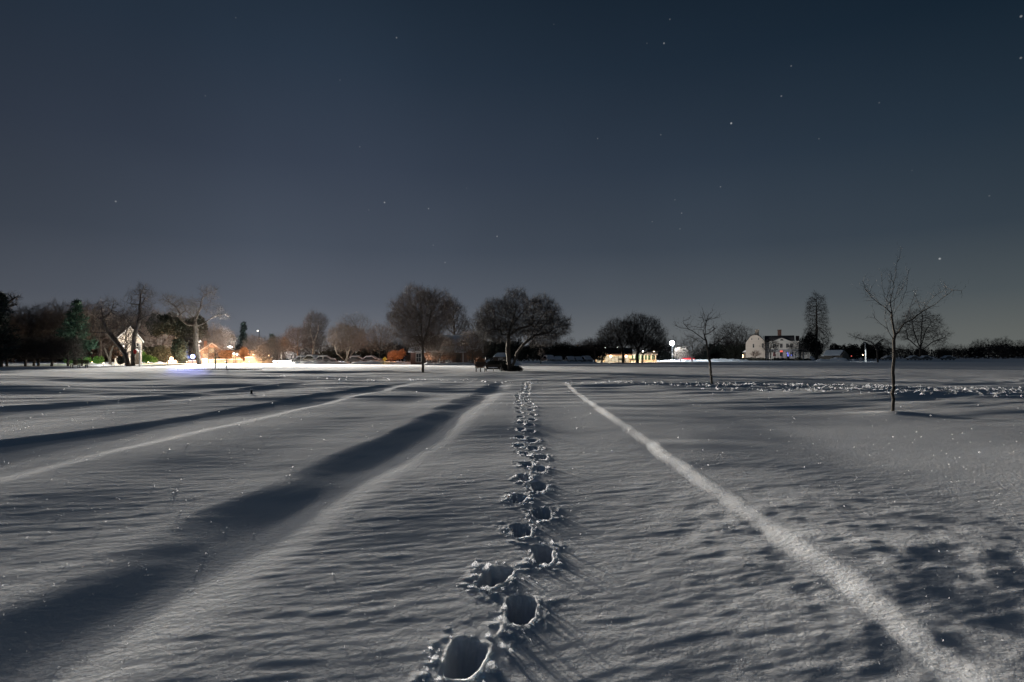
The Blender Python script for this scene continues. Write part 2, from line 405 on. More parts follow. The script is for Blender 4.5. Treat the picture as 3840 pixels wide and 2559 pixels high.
CARP = [mat('car_paint_' + n, c, .35, .06, 2, spec=.5) for n, c in (('grey', (.16, .17, .18)), ('white', (.6, .6, .6)), ('black', (.03, .03, .035)), ('red', (.35, .02, .02)), ('blue', (.05, .07, .12)))]
RUBBER = mat('rubber', (.02, .02, .02), .85, .2, 6)
SOIL = mat('mulch', (.045, .035, .028), .95, .4, 4, .03, 10)

# ------------------------------------------------------------------ snow field: one sheet out to the horizon
def build_ground():
    fine = np.linspace(rad(-50), rad(50), 1150)
    rest = np.linspace(rad(50), rad(310), 120)[1:-1]
    th = np.concatenate([fine, rest]); nth = len(th)
    r1 = 1.15 * (62 / 1.15) ** (np.linspace(0, 1, 980))
    r2 = 62 * (3000 / 62) ** (np.linspace(0, 1, 150))[1:]
    r = np.concatenate([[.35, .7], r1, r2]); nr = len(r)
    R, T = np.meshgrid(r, th, indexing='ij')
    X = R * np.sin(T); Y = R * np.cos(T)
    Z = height(X.ravel(), Y.ravel()).reshape(X.shape)
    V = np.stack([X, Y, Z], -1).reshape(-1, 3)
    V = np.concatenate([V, [[0, 0, float(Z[0].mean())]]])
    i = np.arange(nr - 1)[:, None] * nth; j = np.arange(nth)[None, :]; j2 = (j + 1) % nth
    Q = np.stack([i + j, i + j2, i + nth + j2, i + nth + j], -1).reshape(-1, 4)[:, ::-1]
    me = np_mesh('snow_ground', V[:-1], Q, SNOW, True)
    o = link('snow_ground', me); o['kind'] = 'structure'
build_ground()

# crumbs thrown out round the footprints, chunks along the trodden track, ice glints on the crust
def octa_cloud(P, S, rng, sq=(.75, 1.3)):
    n = len(P)
    base = np.array([[1, 0, 0], [0, 1, 0], [-1, 0, 0], [0, -1, 0], [0, 0, 1], [0, 0, -1]], float)
    V = base[None] * S[:, None, None] * rng.uniform(*sq, (n, 6, 1)); a = rng.uniform(0, 6.28, n)
    ca, sa = np.cos(a)[:, None], np.sin(a)[:, None]
    x = V[..., 0] * ca - V[..., 1] * sa; yv = V[..., 0] * sa + V[..., 1] * ca
    V = np.stack([x, yv, V[..., 2]], -1) + P[:, None]
    f = np.array([[0, 1, 4], [1, 2, 4], [2, 3, 4], [3, 0, 4], [1, 0, 5], [2, 1, 5], [3, 2, 5], [0, 3, 5]])
    Fc = (f[None] + 6 * np.arange(n)[:, None, None]).reshape(-1, 3)
    return V.reshape(-1, 3), Fc
rng = np.random.default_rng(3)
P = []; S = []
for (fx, fy, wd, ln, ang) in FP:
    n = int(np.interp(fy, [2, 6, 14, 35], [110, 75, 35, 16]))
    a = rng.uniform(0, 6.28, n); q = 1.12 + rng.exponential(.42, n)
    dx = np.cos(a) * q * wd / 2 * 1.1; dy = np.sin(a) * q * ln / 2
    keep = ~((np.sin(a) > .3) & (rng.random(n) < .7))
    dx = dx[keep]; dy = dy[keep]; q = q[keep]
    P.append(np.stack([fx + dx * math.cos(ang) + dy * math.sin(ang), fy - dx * math.sin(ang) + dy * math.cos(ang)], 1))
    s = rng.exponential(.0036, len(dx)) + .0025; s *= np.clip(1.5 - .5 * (q - 1), .4, 1.5); S.append(np.clip(s, .003, .026))
P = np.concatenate(P); S = np.concatenate(S)
P = np.column_stack([P, height(P[:, 0], P[:, 1]) + S * .3])
V, Fc = octa_cloud(P, S, rng, (.35, 1.6)); o = link('snow_crumbs', np_mesh('snow_crumbs', V, Fc, CRUMB, True)); o['kind'] = 'stuff'
n = 5200; xs = rng.uniform(-26, 44, n) ; keep = rng.random(n) < .10 * sst(-26, 0, xs) + .75 * sst(5, 17, xs); xs = xs[keep]; n = len(xs)
ys = np.interp(xs, *CXT) + rng.normal(0, 1, n) * (.9 + .03 * np.abs(xs)) - np.where((rng.random(n) < .25) & (xs > 9), 4.0, 0)
S = np.clip(rng.exponential(.035, n) + .015, .015, .075); P = np.column_stack([xs, ys, height(xs, ys) + S * .1])
V, Fc = octa_cloud(P, S, rng, (.6, 1.5)); V[:, 2] = V[:, 2]; o = link('snow_chunks', np_mesh('snow_chunks', V, Fc, CRUMB, True)); o['kind'] = 'stuff'
n = 4200; d = CAM_H * F / (rng.uniform(1425, 2575, n) - HZ); t = np.arctan(rng.uniform(-1.0, 1.0, n))
keep = rng.random(n) < np.where(t < 0, 1, .75); d = d[keep]; t = t[keep]; xs = d * np.sin(t); ys = d * np.cos(t)
S = d * .00046 * rng.uniform(.5, 1.5, len(d)) * np.where(rng.random(len(d)) < .06, 1.8, 1)
P = np.column_stack([xs, ys, height(xs, ys) + S * 1.0]); V, Fc = octa_cloud(P, S, rng); o = link('ice_crystals', np_mesh('ice_crystals', V, Fc, ICE)); o['kind'] = 'stuff'

# ------------------------------------------------------------------ trees
def unit(v): return v / np.maximum(np.linalg.norm(v, axis=-1, keepdims=True), 1e-9)
def in_env(env, n, rng, shell=.55):
    """n points in a union of ellipsoids (centre, radii), denser to the outside"""
    vol = np.array([e[1][0] * e[1][1] * e[1][2] for e in env]); pick = rng.choice(len(env), n, p=vol / vol.sum())
    d = unit(rng.normal(size=(n, 3))); r = rng.random(n) ** (1 / 3 * shell + .02)
    c = np.array([e[0] for e in env])[pick]; q = np.array([e[1] for e in env])[pick]
    wob = 1 + .13 * np.sin(d[:, 0] * 5 + pick * 2.1) * np.cos(d[:, 2] * 4 + d[:, 1] * 3) + rng.normal(0, .05, n)
    return c + d * q * (r * wob)[:, None]
def resample(pl, step):
    out = [np.array(pl[0], float)]
    for a, b in zip(pl[:-1], pl[1:]):
        a = np.array(a, float); b = np.array(b, float); L = np.linalg.norm(b - a); k = max(1, int(round(L / step)))
        for i in range(1, k + 1): out.append(a + (b - a) * i / k)
    return out
def skeleton(limbs, attr, step, dk, rng, iters=70, up=.10):
    """limbs: polylines, the first is the trunk from the base; then grown towards attractors"""
    nodes = []; par = []
    for li, pl in enumerate(limbs):
        pts = resample(pl, step)
        if li == 0: nodes.append(pts[0]); par.append(-1); prev = 0
        else:
            A = np.array(nodes); prev = int(np.argmin(((A - pts[0]) ** 2).sum(1)))
        for q in pts[1:]:
            w = rng.normal(0, step * .07, 3); w[2] *= .5
            nodes.append(q + w); par.append(prev); prev = len(nodes) - 1
    skip = max(1, int(len(resample(limbs[0], step)) * (.55 if len(limbs) == 1 else .75)))   # nothing sprouts from the lower trunk
    nodes = np.array(nodes); par = list(par)
    if attr is not None and len(attr):
        live = np.ones(len(attr), bool)
        D = np.full(len(attr), 1e9); I = np.zeros(len(attr), int)
        def upd(lo):
            nn = nodes[lo:]
            for s in range(0, len(nn), 400):
                d = np.linalg.norm(attr[:, None] - nn[None, s:s + 400], axis=2)
                if lo + s < skip: d[:, :max(0, skip - lo - s)] = 1e8
                k = d.argmin(1); m = d[np.arange(len(attr)), k]; b = m < D
                D[b] = m[b]; I[b] = k[b] + lo + s
        upd(0); seen = {}
        for it in range(iters):
            live &= D > dk
            if not live.any(): break
            idx = I[live]; v = unit(attr[live] - nodes[idx])
            u_, inv = np.unique(idx, return_inverse=True); acc = np.zeros((len(u_), 3)); np.add.at(acc, inv, v)
            acc = unit(acc) + rng.normal(0, .16, acc.shape); acc[:, 2] += up; acc = unit(acc)
            new = nodes[u_] + acc * step
            for q in u_:
                seen[q] = seen.get(q, 0) + 1
            worn = np.array([seen[q] > 4 for q in u_])
            if worn.any(): live[np.where(live)[0][worn[inv]]] = False
            lo = len(nodes); nodes = np.vstack([nodes, new[~worn]]); par += list(u_[~worn])
            if len(nodes) == lo: break
            upd(lo)
    return nodes, np.array(par)
def radii(par, R, rt, limb_min=None):
    n = len(par); leaf = np.ones(n); ch = np.zeros(n, int)
    for i in range(1, n): ch[par[i]] += 1
    cnt = np.where(ch == 0, 1.0, 0.0)
    for i in range(n - 1, 0, -1): cnt[par[i]] += cnt[i]
    e = math.log(max(cnt[0], 2)) / math.log(R / rt)
    return rt * np.maximum(cnt, 1) ** (1 / e)
def tubes_np(P0, P1, R0, R1, n):
    t = unit(P1 - P0); ref = np.where(np.abs(t[:, 2:3]) > .85, np.array([[1., 0, 0]]), np.array([[0, 0, 1.]]))
    a = unit(np.cross(t, ref)); b = np.cross(t, a); th = np.arange(n) * 2 * np.pi / n
    ring = a[:, None] * np.cos(th)[None, :, None] + b[:, None] * np.sin(th)[None, :, None]
    V = np.concatenate([(P0 - t * R0[:, None] * .25)[:, None] + ring * R0[:, None, None], (P1)[:, None] + ring * R1[:, None, None]], 1)
    j = np.arange(n); j2 = (j + 1) % n
    q = np.concatenate([np.stack([j, j2, n + j2], 1), np.stack([j, n + j2, n + j], 1)])
    Fc = (q[None] + (np.arange(len(P0)) * 2 * n)[:, None, None]).reshape(-1, 3)
    return V.reshape(-1, 3), Fc
def twigs_np(B, Dr, L, wd, rng, spread=.75, up=.18, bend=.35):
    n = len(B); d = unit(unit(Dr) + rng.normal(0, spread, (n, 3)) * .6 + np.array([0, 0, up])); L = L[:, None]
    side = unit(np.cross(d, rng.normal(size=(n, 3)))) * wd[:, None]
    mid = B + d * L * .5; d2 = unit(d + rng.normal(0, bend, (n, 3)) + np.array([0, 0, up * .5])); tip = mid + d2 * L * .5
    V = np.stack([B - side, B + side, mid + side * .65, mid - side * .65, tip], 1)
    f = np.array([[0, 1, 2], [0, 2, 3], [3, 2, 4]]); Fc = (f[None] + 5 * np.arange(n)[:, None, None]).reshape(-1, 3)
    return V.reshape(-1, 3), Fc, mid, tip, d2
def cat(*vf):
    Vs = []; Fs = []; k = 0
    for V, Fc in vf:
        if len(V): Vs.append(V); Fs.append(Fc + k); k += len(V)
    return np.concatenate(Vs), np.concatenate(Fs)
def tree_geo(limbs, env, na, R, seed, step=.5, dk=None, tw=5, tl=.8, twd=.006, rt=.012, up=.1, twup=.18, shell=.55, spread=.75, attr=None):
    """bare tree geometry -> (trunk V,F), (crown V,F)"""
    rng = np.random.default_rng(seed)
    if attr is None and env: attr = in_env(env, na, rng, shell)
    nd, par = skeleton(limbs, attr, step, dk or step * 1.15, rng, up=up)
    r = radii(par, R, rt)
    i = np.arange(1, len(nd)); p = par[i]; P0 = nd[p]; P1 = nd[i]; R0 = np.minimum(r[p], r[i] * 1.6); R1 = r[i]
    # root flare
    rootm = p == 0; R0 = np.where(rootm, np.minimum(r[p] * 1.35, R1 * 1.45), R0)
    big = r[i] > max(.40 * R, rt * 3); mid = ~big
    tV = tubes_np(P0[big], P1[big], R0[big], R1[big], 9) if big.any() else (np.zeros((0, 3)), np.zeros((0, 3), int))
    m1 = mid & (r[i] > .035); m2 = mid & ~m1
    parts = []
    if m1.any(): parts.append(tubes_np(P0[m1], P1[m1], R0[m1], R1[m1], 5))
    if m2.any(): parts.append(tubes_np(P0[m2], P1[m2], R0[m2], R1[m2], 3))
    thin = r[i] < max(rt * 2.6, .03)
    B = np.repeat(P0[thin] + (P1[thin] - P0[thin]) * rng.random((thin.sum(), 1)), tw, 0) if tw else np.zeros((0, 3))
    if tw and len(B):
        Dr = np.repeat(P1[thin] - P0[thin], tw, 0)
        V1, F1, md, tp, d2 = twigs_np(B, Dr, tl * rng.uniform(.5, 1.3, len(B)), np.full(len(B), twd) * rng.uniform(.7, 1.3, len(B)), rng, spread, twup)
        parts.append((V1, F1))
        B2 = np.concatenate([md, tp, md]); D2 = np.concatenate([d2] * 3)
        V2, F2, *_ = twigs_np(B2, D2, tl * .55 * rng.uniform(.5, 1.2, len(B2)), np.full(len(B2), twd * .65), rng, spread, twup)
        parts.append((V2, F2))
    return tV, cat(*parts)
def put_tree(name, label, loc, geo, bark=None, twig=None, group=None, cat_='tree', rz=0.0):
    t = thing(name, label, cat_, loc, rz, group)
    (tv, tf), (cv, cf) = geo
    if len(tv): link('trunk', np_mesh('trunk', tv, tf, bark or BARK, True), t)
    link('crown', np_mesh('crown', cv, cf, twig or TWIG), t)
    return t
class Px:
    """pixel coordinates of the photograph taken to local metres of a thing standing at (bx, by)"""
    def __init__(s, bx, by, Y=None):
        if Y is None: X, Y = gpos(bx, by)
        s.rz = 0.0; s.kx = 1.0
        s.Y = Y; s.o = at(bx, by, Y); s.z0 = gz(s.o.x, Y); s.loc = (s.o.x, Y, s.z0 - .02); s.m = Y / F
    def __call__(s, px, py, dy=0.0):
        q = at(px, py, s.Y); return ((q.x - s.loc[0]) * s.kx, dy, q.z - s.loc[2])
    def face(s, turn=0.0):            # a thing turned towards the field
        b = math.atan2(s.o.x, s.o.y); s.rz = -b + turn; s.kx = math.cos(b); return s
    def env(s, ells, dz=1.0):
        out = []
        for e in ells:
            cx, cy, rx, ry = e[:4]; dd = e[4] if len(e) > 4 else 0
            out.append((np.array(s(cx, cy, dd)), np.array([rx * s.m, rx * s.m * dz, ry * s.m])))
        return out
DENS = (.52, .62, .85, 1.6)      # step, twigs per node, twig length, attractors
def px_tree(name, label, base, ells, R, na, seed, limbs=None, Y=None, bark=None, twig=None, group=None, dz=.9, fork=.32, cat_='tree', **kw):
    p = Px(*base, Y=Y); env = p.env([(e[0], e[1], e[2] * 1.12, e[3] * 1.12) + tuple(e[4:]) for e in ells], dz)
    if na:
        kw['step'] = kw.get('step', .5) * DENS[0]; kw['tw'] = int(kw.get('tw', 5) * DENS[1] + .5); kw['tl'] = kw.get('tl', .8) * DENS[2]; na = int(na * DENS[3]); kw['dk'] = kw['step'] * 1.0
    if limbs is None:
        top = min(e[0][2] - e[1][2] for e in env); mid_ = env[0][0]; hf = max(.15, top + fork * (mid_[2] - top))
        limbs = [[(0, 0, -.15), (.0, 0, hf * .5), (mid_[0] * .25, 0, hf)]]
    else:
        dr = random.Random(seed)
        L2 = []
        for li, pl in enumerate(limbs):
            dd = 0 if li == 0 else dr.uniform(-1, 1) * .5
            q = [p(x, y, (0 if li == 0 else dd * k / max(1, len(pl) - 1) * 3.0 * min(1, 40 * p.m))) for k, (x, y) in enumerate(pl)]
            L2.append(q)
        L2[0][0] = (L2[0][0][0], 0, -.15); limbs = L2
    geo = tree_geo(limbs, env, na, R, seed, **kw)
    return put_tree(name, label, p.loc, geo, bark, twig, group, cat_)

def cs(ox, oy, k, pts): return [(ox + x * k, oy + y * k) for x, y in pts]
# --- the two young street trees on the right
K = 700 / 1770
g = lambda *p: cs(3140, 940, K, p)
px_tree('young_tree', 'nearest slim bare young tree, standing alone in the snow on the right', (3349, 1543),
        [(3330, 1120, 90, 150), (3500, 1140, 110, 80)], .042, 0, 11,
        limbs=[g((528, 1525), (531, 1300), (534, 1100), (537, 900), (540, 800)), g((540, 800), (522, 700), (505, 600), (497, 500), (520, 380), (540, 240), (548, 120), (590, 40)),
               g((545, 800), (600, 740), (640, 690), (720, 650), (800, 590), (880, 540), (1000, 460), (1100, 375), (1190, 378)), g((1100, 375), (1092, 320)),
               g((800, 590), (840, 520), (900, 450), (965, 400), (968, 365)), g((640, 690), (680, 590), (710, 480), (725, 430), (760, 425)),
               g((525, 825), (490, 770), (480, 740), (420, 700), (375, 640), (360, 595)), g((480, 740), (440, 690), (405, 620), (400, 530)),
               g((505, 600), (470, 560), (400, 500), (315, 440), (270, 370), (240, 285)), g((530, 660), (545, 590), (590, 520), (640, 450), (670, 370), (685, 250), (705, 180)),
               g((497, 520), (470, 440), (468, 330), (475, 215)), g((490, 560), (445, 470), (430, 380), (432, 290)), g((520, 500), (545, 420), (595, 345)),
               g((500, 620), (512, 520), (500, 420), (510, 330)), g((800, 590), (800, 500), (795, 400)), g((520, 420), (560, 330), (545, 210)),
               g((270, 370), (240, 400), (215, 395)), g((400, 500), (395, 440), (405, 400)), g((860, 550), (862, 490), (840, 470))],
        step=.16, tw=2, tl=.34, twd=.0035, rt=.0055, spread=.9, twup=.1, shell=.9)
g2 = lambda *p: cs(2150, 1020, 560 / 2091, p); g3 = lambda *p: cs(2650, 1020, 560 / 2091, p)
px_tree('young_tree', 'thin bare young tree with spreading branches between the bright lamp post and the white mansion', (2670, 1444),
        [(2650, 1230, 70, 50), (2585, 1235, 50, 20), (2710, 1250, 55, 45)], .062, 40, 12,
        limbs=[g2((1943, 1585), (1925, 1400), (1912, 1270), (1895, 1160)), g2((1895, 1150), (1870, 1040), (1855, 960), (1840, 890), (1848, 760), (1868, 660), (1890, 600)),
               g2((1870, 1040), (1790, 985), (1700, 930), (1600, 890)), g2((1850, 960), (1770, 900), (1700, 840), (1620, 795), (1520, 780), (1440, 745)),
               g2((1900, 1140), (1930, 1060), (1938, 920)), g3((30, 1130), (60, 1050), (120, 985), (220, 910), (320, 830), (400, 760)), g3((140, 970), (230, 940), (330, 890)),
               g2((1848, 760), (1800, 650), (1720, 640)), g2((1868, 660), (1930, 650), (1965, 640)), g2((1855, 700), (1850, 600), (1845, 545)), g2((1890, 600), (1940, 570), (1960, 560)),
               g2((1620, 795), (1560, 740), (1540, 690)), g2((1840, 890), (1930, 850), (2010, 790)), g2((1810, 880), (1808, 760), (1805, 680))],
        step=.28, tw=2, tl=.55, twd=.0055, rt=.010, spread=.8)

# --- middle tree, straight trunk, broom-shaped crown
g4 = lambda *p: cs(1400, 1020, 560 / 2091, p); g5 = lambda *p: cs(1700, 1020, 560 / 2091, p)
px_tree('shade_tree', 'round-crowned bare tree with one straight trunk, standing left of the dark bench', (1586, 1398),
        [(1572, 1185, 90, 96), (1636, 1175, 66, 76), (1522, 1215, 66, 62), (1590, 1270, 55, 40), (1588, 1292, 70, 30)], .125, 2900, 22,
        limbs=[g4((695, 1410), (693, 1250), (690, 1120), (690, 1030)), g4((690, 1030), (640, 930), (590, 820), (560, 700)), g4((690, 1030), (740, 900), (790, 760), (830, 560)),
               g4((690, 1000), (690, 860), (700, 640)), g4((690, 1050), (600, 960), (510, 880), (430, 800)), g4((690, 1060), (820, 960), (950, 860))],
        step=.30, tw=8, tl=.62, twd=.0045, rt=.007, up=.14, twup=.3, twig=TWIG_BROWN)
# --- the big forked tree with wide crown
px_tree('big_tree', 'biggest bare tree, wide double crown and forked dark trunks rising from a dark mound', (1912, 1394),
        [(1872, 1190, 72, 58), (1935, 1140, 44, 52), (2030, 1175, 66, 60, 1), (2085, 1225, 58, 40, 1), (1838, 1238, 54, 38), (1960, 1225, 70, 30), (2035, 1262, 66, 34, 1), (1890, 1255, 50, 28)], .26, 4000, 23,
        limbs=[g5((790, 1390), (778, 1250), (762, 1100), (775, 950), (775, 880)), g5((775, 880), (750, 830), (725, 720), (730, 600)), g5((775, 890), (740, 870), (690, 820), (640, 760)),
               g5((770, 990), (740, 985), (670, 920), (600, 870), (500, 880), (440, 950)), g5((740, 880), (680, 880), (660, 810), (590, 810), (440, 840)),
               g5((775, 890), (800, 880), (860, 830), (940, 790), (1050, 760), (1110, 730), (1120, 640), (1115, 590)), g5((775, 880), (820, 760), (880, 680), (950, 590), (1010, 530)),
               g5((775, 880), (790, 790), (850, 640), (880, 480)), g5((820, 1330), (860, 1240), (900, 1130), (980, 1020), (1080, 930), (1130, 800), (1110, 700)),
               g5((1080, 930), (1150, 880), (1250, 770), (1400, 610)), g5((1150, 890), (1280, 860), (1340, 850), (1440, 875)), g5((1130, 800), (1200, 680), (1280, 560)),
               g5((860, 830), (930, 820), (1010, 855)), g5((800, 950), (880, 905), (930, 960)), g5((1340, 850), (1420, 790), (1560, 760)), g5((780, 1330), (750, 1210), (700, 1240))],
        step=.31, tw=9, tl=.62, twd=.005, rt=.008, up=.08, twup=.15)

# --- left part of the park
g1 = lambda *p: cs(0, 1020, 560 / 2091, p); gb = lambda *p: cs(500, 1020, 560 / 2091, p)
px_tree('leaning_tree', 'old bare tree leaning to the left in front of the lit cottage', (483, 1373), [(405, 1180, 45, 60), (370, 1225, 40, 22), (440, 1210, 25, 40)], .33, 420, 31,
        limbs=[g1((1800, 1310), (1760, 1150), (1690, 1050), (1600, 940), (1530, 850)), g1((1530, 850), (1490, 740), (1500, 620), (1510, 480)), g1((1530, 860), (1450, 850), (1330, 850), (1220, 830)),
               g1((1500, 620), (1560, 560), (1600, 500)), g1((1480, 700), (1400, 650), (1320, 640))], Y=88, step=.45, tw=5, tl=.9, twd=.007, rt=.012)
px_tree('leaning_tree', 'tall bare tree with crooked upright stem right of the lit cottage', (498, 1371), [(535, 1120, 42, 50), (500, 1190, 40, 40), (560, 1200, 32, 45), (545, 1090, 25, 25)], .33, 480, 32,
        limbs=[g1((1860, 1310), (1865, 1100), (1880, 900), (1930, 760), (1960, 600), (1965, 450), (1970, 330), (2010, 220)), g1((1960, 460), (1880, 455), (1800, 420)),
               g1((1965, 480), (2010, 440), (2060, 380), (2000, 350)), g1((1945, 690), (2000, 650), (2090, 620)), g1((1870, 800), (1800, 740), (1760, 720)), g1((1880, 790), (1960, 840), (2040, 900))],
        Y=90, step=.45, tw=5, tl=.9, twd=.007, rt=.012)
px_tree('gnarled_tree', 'dark bare tree with a leaning trunk and wide twisted limbs behind the blue-lit snow', (747, 1366), [(640, 1130, 38, 22), (690, 1165, 50, 30), (785, 1100, 32, 28), (800, 1160, 30, 22), (830, 1185, 28, 16), (720, 1150, 40, 30)], .38, 560, 33,
        limbs=[gb((930, 1285), (890, 1120), (880, 980), (880, 800), (860, 680)), gb((860, 690), (900, 600), (940, 480), (950, 390), (1020, 310), (1090, 280)), gb((870, 740), (760, 740), (660, 660), (650, 590), (590, 490), (500, 430), (410, 385)),
               gb((650, 600), (710, 540), (790, 620)), gb((930, 540), (980, 490), (1060, 460)), gb((890, 760), (990, 720), (1060, 660), (1160, 610), (1280, 590)), gb((850, 650), (865, 560), (840, 460)),
               gb((900, 930), (1000, 930), (1080, 940), (1140, 910)), gb((540, 460), (470, 360), (440, 300)), gb((860, 690), (840, 640), (720, 550))],
        Y=104, step=.5, tw=5, tl=1.0, twd=.008, rt=.013)

# ------------------------------------------------------------------ more single trees
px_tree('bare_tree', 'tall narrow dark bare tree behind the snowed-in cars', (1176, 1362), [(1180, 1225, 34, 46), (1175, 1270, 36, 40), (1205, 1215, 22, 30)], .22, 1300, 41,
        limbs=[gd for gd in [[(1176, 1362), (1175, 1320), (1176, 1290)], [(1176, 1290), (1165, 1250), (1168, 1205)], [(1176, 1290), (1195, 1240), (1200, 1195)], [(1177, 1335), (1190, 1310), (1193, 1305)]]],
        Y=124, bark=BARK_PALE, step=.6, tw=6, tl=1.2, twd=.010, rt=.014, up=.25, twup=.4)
px_tree('bare_tree', 'broad low dark bare tree left of the tall narrow one by the snowed-in cars', (1118, 1358), [(1108, 1275, 38, 42), (1085, 1290, 26, 28), (1140, 1260, 24, 30)], .2, 900, 42, Y=132, step=.7, tw=6, tl=1.3, twd=.011, rt=.015, up=.2)
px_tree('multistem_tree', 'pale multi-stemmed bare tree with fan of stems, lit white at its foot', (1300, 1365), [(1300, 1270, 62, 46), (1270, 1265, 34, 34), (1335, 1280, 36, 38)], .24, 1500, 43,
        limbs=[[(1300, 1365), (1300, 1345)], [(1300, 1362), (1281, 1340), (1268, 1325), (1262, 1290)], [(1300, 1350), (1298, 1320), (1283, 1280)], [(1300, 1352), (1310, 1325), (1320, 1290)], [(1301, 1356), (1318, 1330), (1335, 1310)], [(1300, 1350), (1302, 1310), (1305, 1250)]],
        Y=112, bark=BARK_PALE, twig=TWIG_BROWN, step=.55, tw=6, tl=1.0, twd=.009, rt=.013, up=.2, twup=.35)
px_tree('bare_tree', 'faint tall grey bare tree behind the pale multi-stemmed one', (1345, 1352), [(1350, 1235, 40, 50), (1310, 1215, 40, 30), (1375, 1230, 22, 36)], .2, 700, 44, Y=150, step=.9, tw=4, tl=1.6, twd=.009, rt=.014, up=.25)
px_tree('bare_tree', 'bushy brown bare tree left of the straight-trunked shade tree', (1425, 1352), [(1425, 1270, 44, 46), (1460, 1285, 30, 40), (1395, 1290, 28, 34)], .2, 900, 45, Y=128, twig=TWIG_BROWN, step=.7, tw=6, tl=1.2, twd=.010, rt=.014)
px_tree('bare_tree', 'tall dark bare tree behind the roof of the barn-like house', (1702, 1340), [(1705, 1200, 42, 66), (1690, 1165, 36, 42), (1730, 1225, 30, 36)], .3, 1200, 46, Y=125, step=.8, tw=6, tl=1.2, twd=.011, rt=.015, up=.2)
px_tree('bare_tree', 'pale purple bare tree above the right end of the barn roof', (1775, 1345), [(1775, 1235, 42, 36), (1745, 1240, 30, 30), (1805, 1255, 30, 28)], .2, 900, 47, Y=130, step=.8, tw=5, tl=1.3, twd=.010, rt=.014)
for nm, b, el, R, sd_, lab in [
    ('oak_tree', (2337, 1360), [(2330, 1255, 70, 48), (2290, 1275, 48, 40), (2270, 1285, 28, 30)], .30, 51, 'left dome-crowned dark oak over the lit pavilion'),
    ('oak_tree', (2390, 1359), [(2400, 1245, 72, 58), (2440, 1265, 54, 46), (2465, 1285, 28, 40)], .34, 52, 'tallest dome-crowned dark oak right of the lit pavilion'),
    ('oak_tree', (2258, 1360), [(2270, 1300, 30, 22), (2300, 1290, 30, 20)], .18, 53, 'small dark oak with short trunk before the left corner of the lit pavilion'),
    ('oak_tree', (2231, 1361), [(2225, 1295, 40, 20), (2205, 1300, 34, 16)], .2, 54, 'leftmost dark oak by the lit pavilion, crown low and flat'),
    ('oak_tree', (2408, 1358), [(2440, 1300, 40, 24), (2400, 1290, 40, 26)], .14, 55, 'thin dark oak trunk before the green-posted porch')]:
    px_tree(nm, lab, b, el, R, 2600 if R > .25 else 700, sd_, Y=128, step=.75, tw=7, tl=1.1, twd=.012, rt=.016, fork=.2, up=.12, spread=.6, group='oaks round the lit pavilion')
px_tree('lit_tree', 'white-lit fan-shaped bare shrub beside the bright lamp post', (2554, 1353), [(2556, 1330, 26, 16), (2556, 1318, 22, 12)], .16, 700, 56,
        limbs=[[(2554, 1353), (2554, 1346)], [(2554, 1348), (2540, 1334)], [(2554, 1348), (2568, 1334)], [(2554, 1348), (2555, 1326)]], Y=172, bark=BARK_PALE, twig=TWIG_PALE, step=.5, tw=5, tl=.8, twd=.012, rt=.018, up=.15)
px_tree('bare_tree', 'dim bare tree with dark trunk just right of the white-lit shrub', (2595, 1356), [(2600, 1300, 42, 36), (2575, 1295, 26, 26)], .22, 500, 57, Y=165, step=.9, tw=5, tl=1.4, twd=.010, rt=.014)
px_tree('bare_tree', 'faint bare tree left of the mansion gable', (2790, 1350), [(2745, 1260, 52, 40), (2800, 1255, 26, 24)], .2, 700, 58, Y=232, step=1.2, tw=5, tl=2, twd=.013, rt=.02)
px_tree('bare_tree', 'small dark pruned tree between mansion front and the road, left one', (2889, 1352), [(2890, 1300, 30, 22)], .16, 300, 59, Y=196, step=.8, tw=5, tl=1.2, twd=.014, rt=.018, group='small trees before the mansion')
px_tree('bare_tree', 'small dark spreading tree before the right half of the mansion', (3004, 1352), [(2995, 1305, 30, 24), (3015, 1310, 20, 22)], .16, 350, 60, Y=196, step=.8, tw=5, tl=1.2, twd=.014, rt=.018, group='small trees before the mansion')
px_tree('bare_tree', 'little brown bare tree before the cream end wall of the mansion', (2833, 1347), [(2834, 1328, 16, 11)], .1, 160, 61, Y=200, step=.5, tw=5, tl=.8, twd=.014, rt=.018, twig=TWIG_BROWN)
px_tree('columnar_tree', 'tall narrow tree tapering like a column, right of the mansion', (3062, 1350), [(3062, 1155, 34, 50), (3062, 1200, 36, 60), (3062, 1270, 46, 60)], .45, 1800, 62,
        limbs=[[(3062, 1350), (3062, 1280), (3062, 1200), (3062, 1130)]], Y=225, step=1.1, tw=6, tl=1.6, twd=.014, rt=.02, up=.1, twup=-.02)
px_tree('bare_tree', 'wide many-limbed dark bare tree behind the nearest young tree', (3452, 1346), [(3450, 1225, 72, 50), (3410, 1240, 50, 42), (3500, 1265, 52, 34), (3440, 1185, 46, 26)], .4, 1500, 63,
        limbs=[[(3452, 1346), (3452, 1300)], [(3452, 1310), (3425, 1240), (3420, 1200)], [(3452, 1300), (3455, 1220), (3455, 1180)], [(3452, 1305), (3475, 1240), (3500, 1210)], [(3452, 1320), (3500, 1280), (3545, 1265)], [(3450, 1310), (3400, 1270), (3390, 1230)]],
        Y=230, step=1.1, tw=5, tl=1.6, twd=.013, rt=.02)
px_tree('leaning_tree', 'low dark tree leaning left across the white post on the right', (3292, 1346), [(3250, 1270, 40, 10), (3205, 1258, 26, 10), (3300, 1285, 40, 24)], .2, 350, 64,
        limbs=[[(3292, 1346), (3288, 1310), (3270, 1285)], [(3270, 1285), (3230, 1272), (3185, 1256)], [(3280, 1300), (3300, 1280), (3320, 1270)]], Y=140, step=.7, tw=4, tl=1.0, twd=.010, rt=.014)
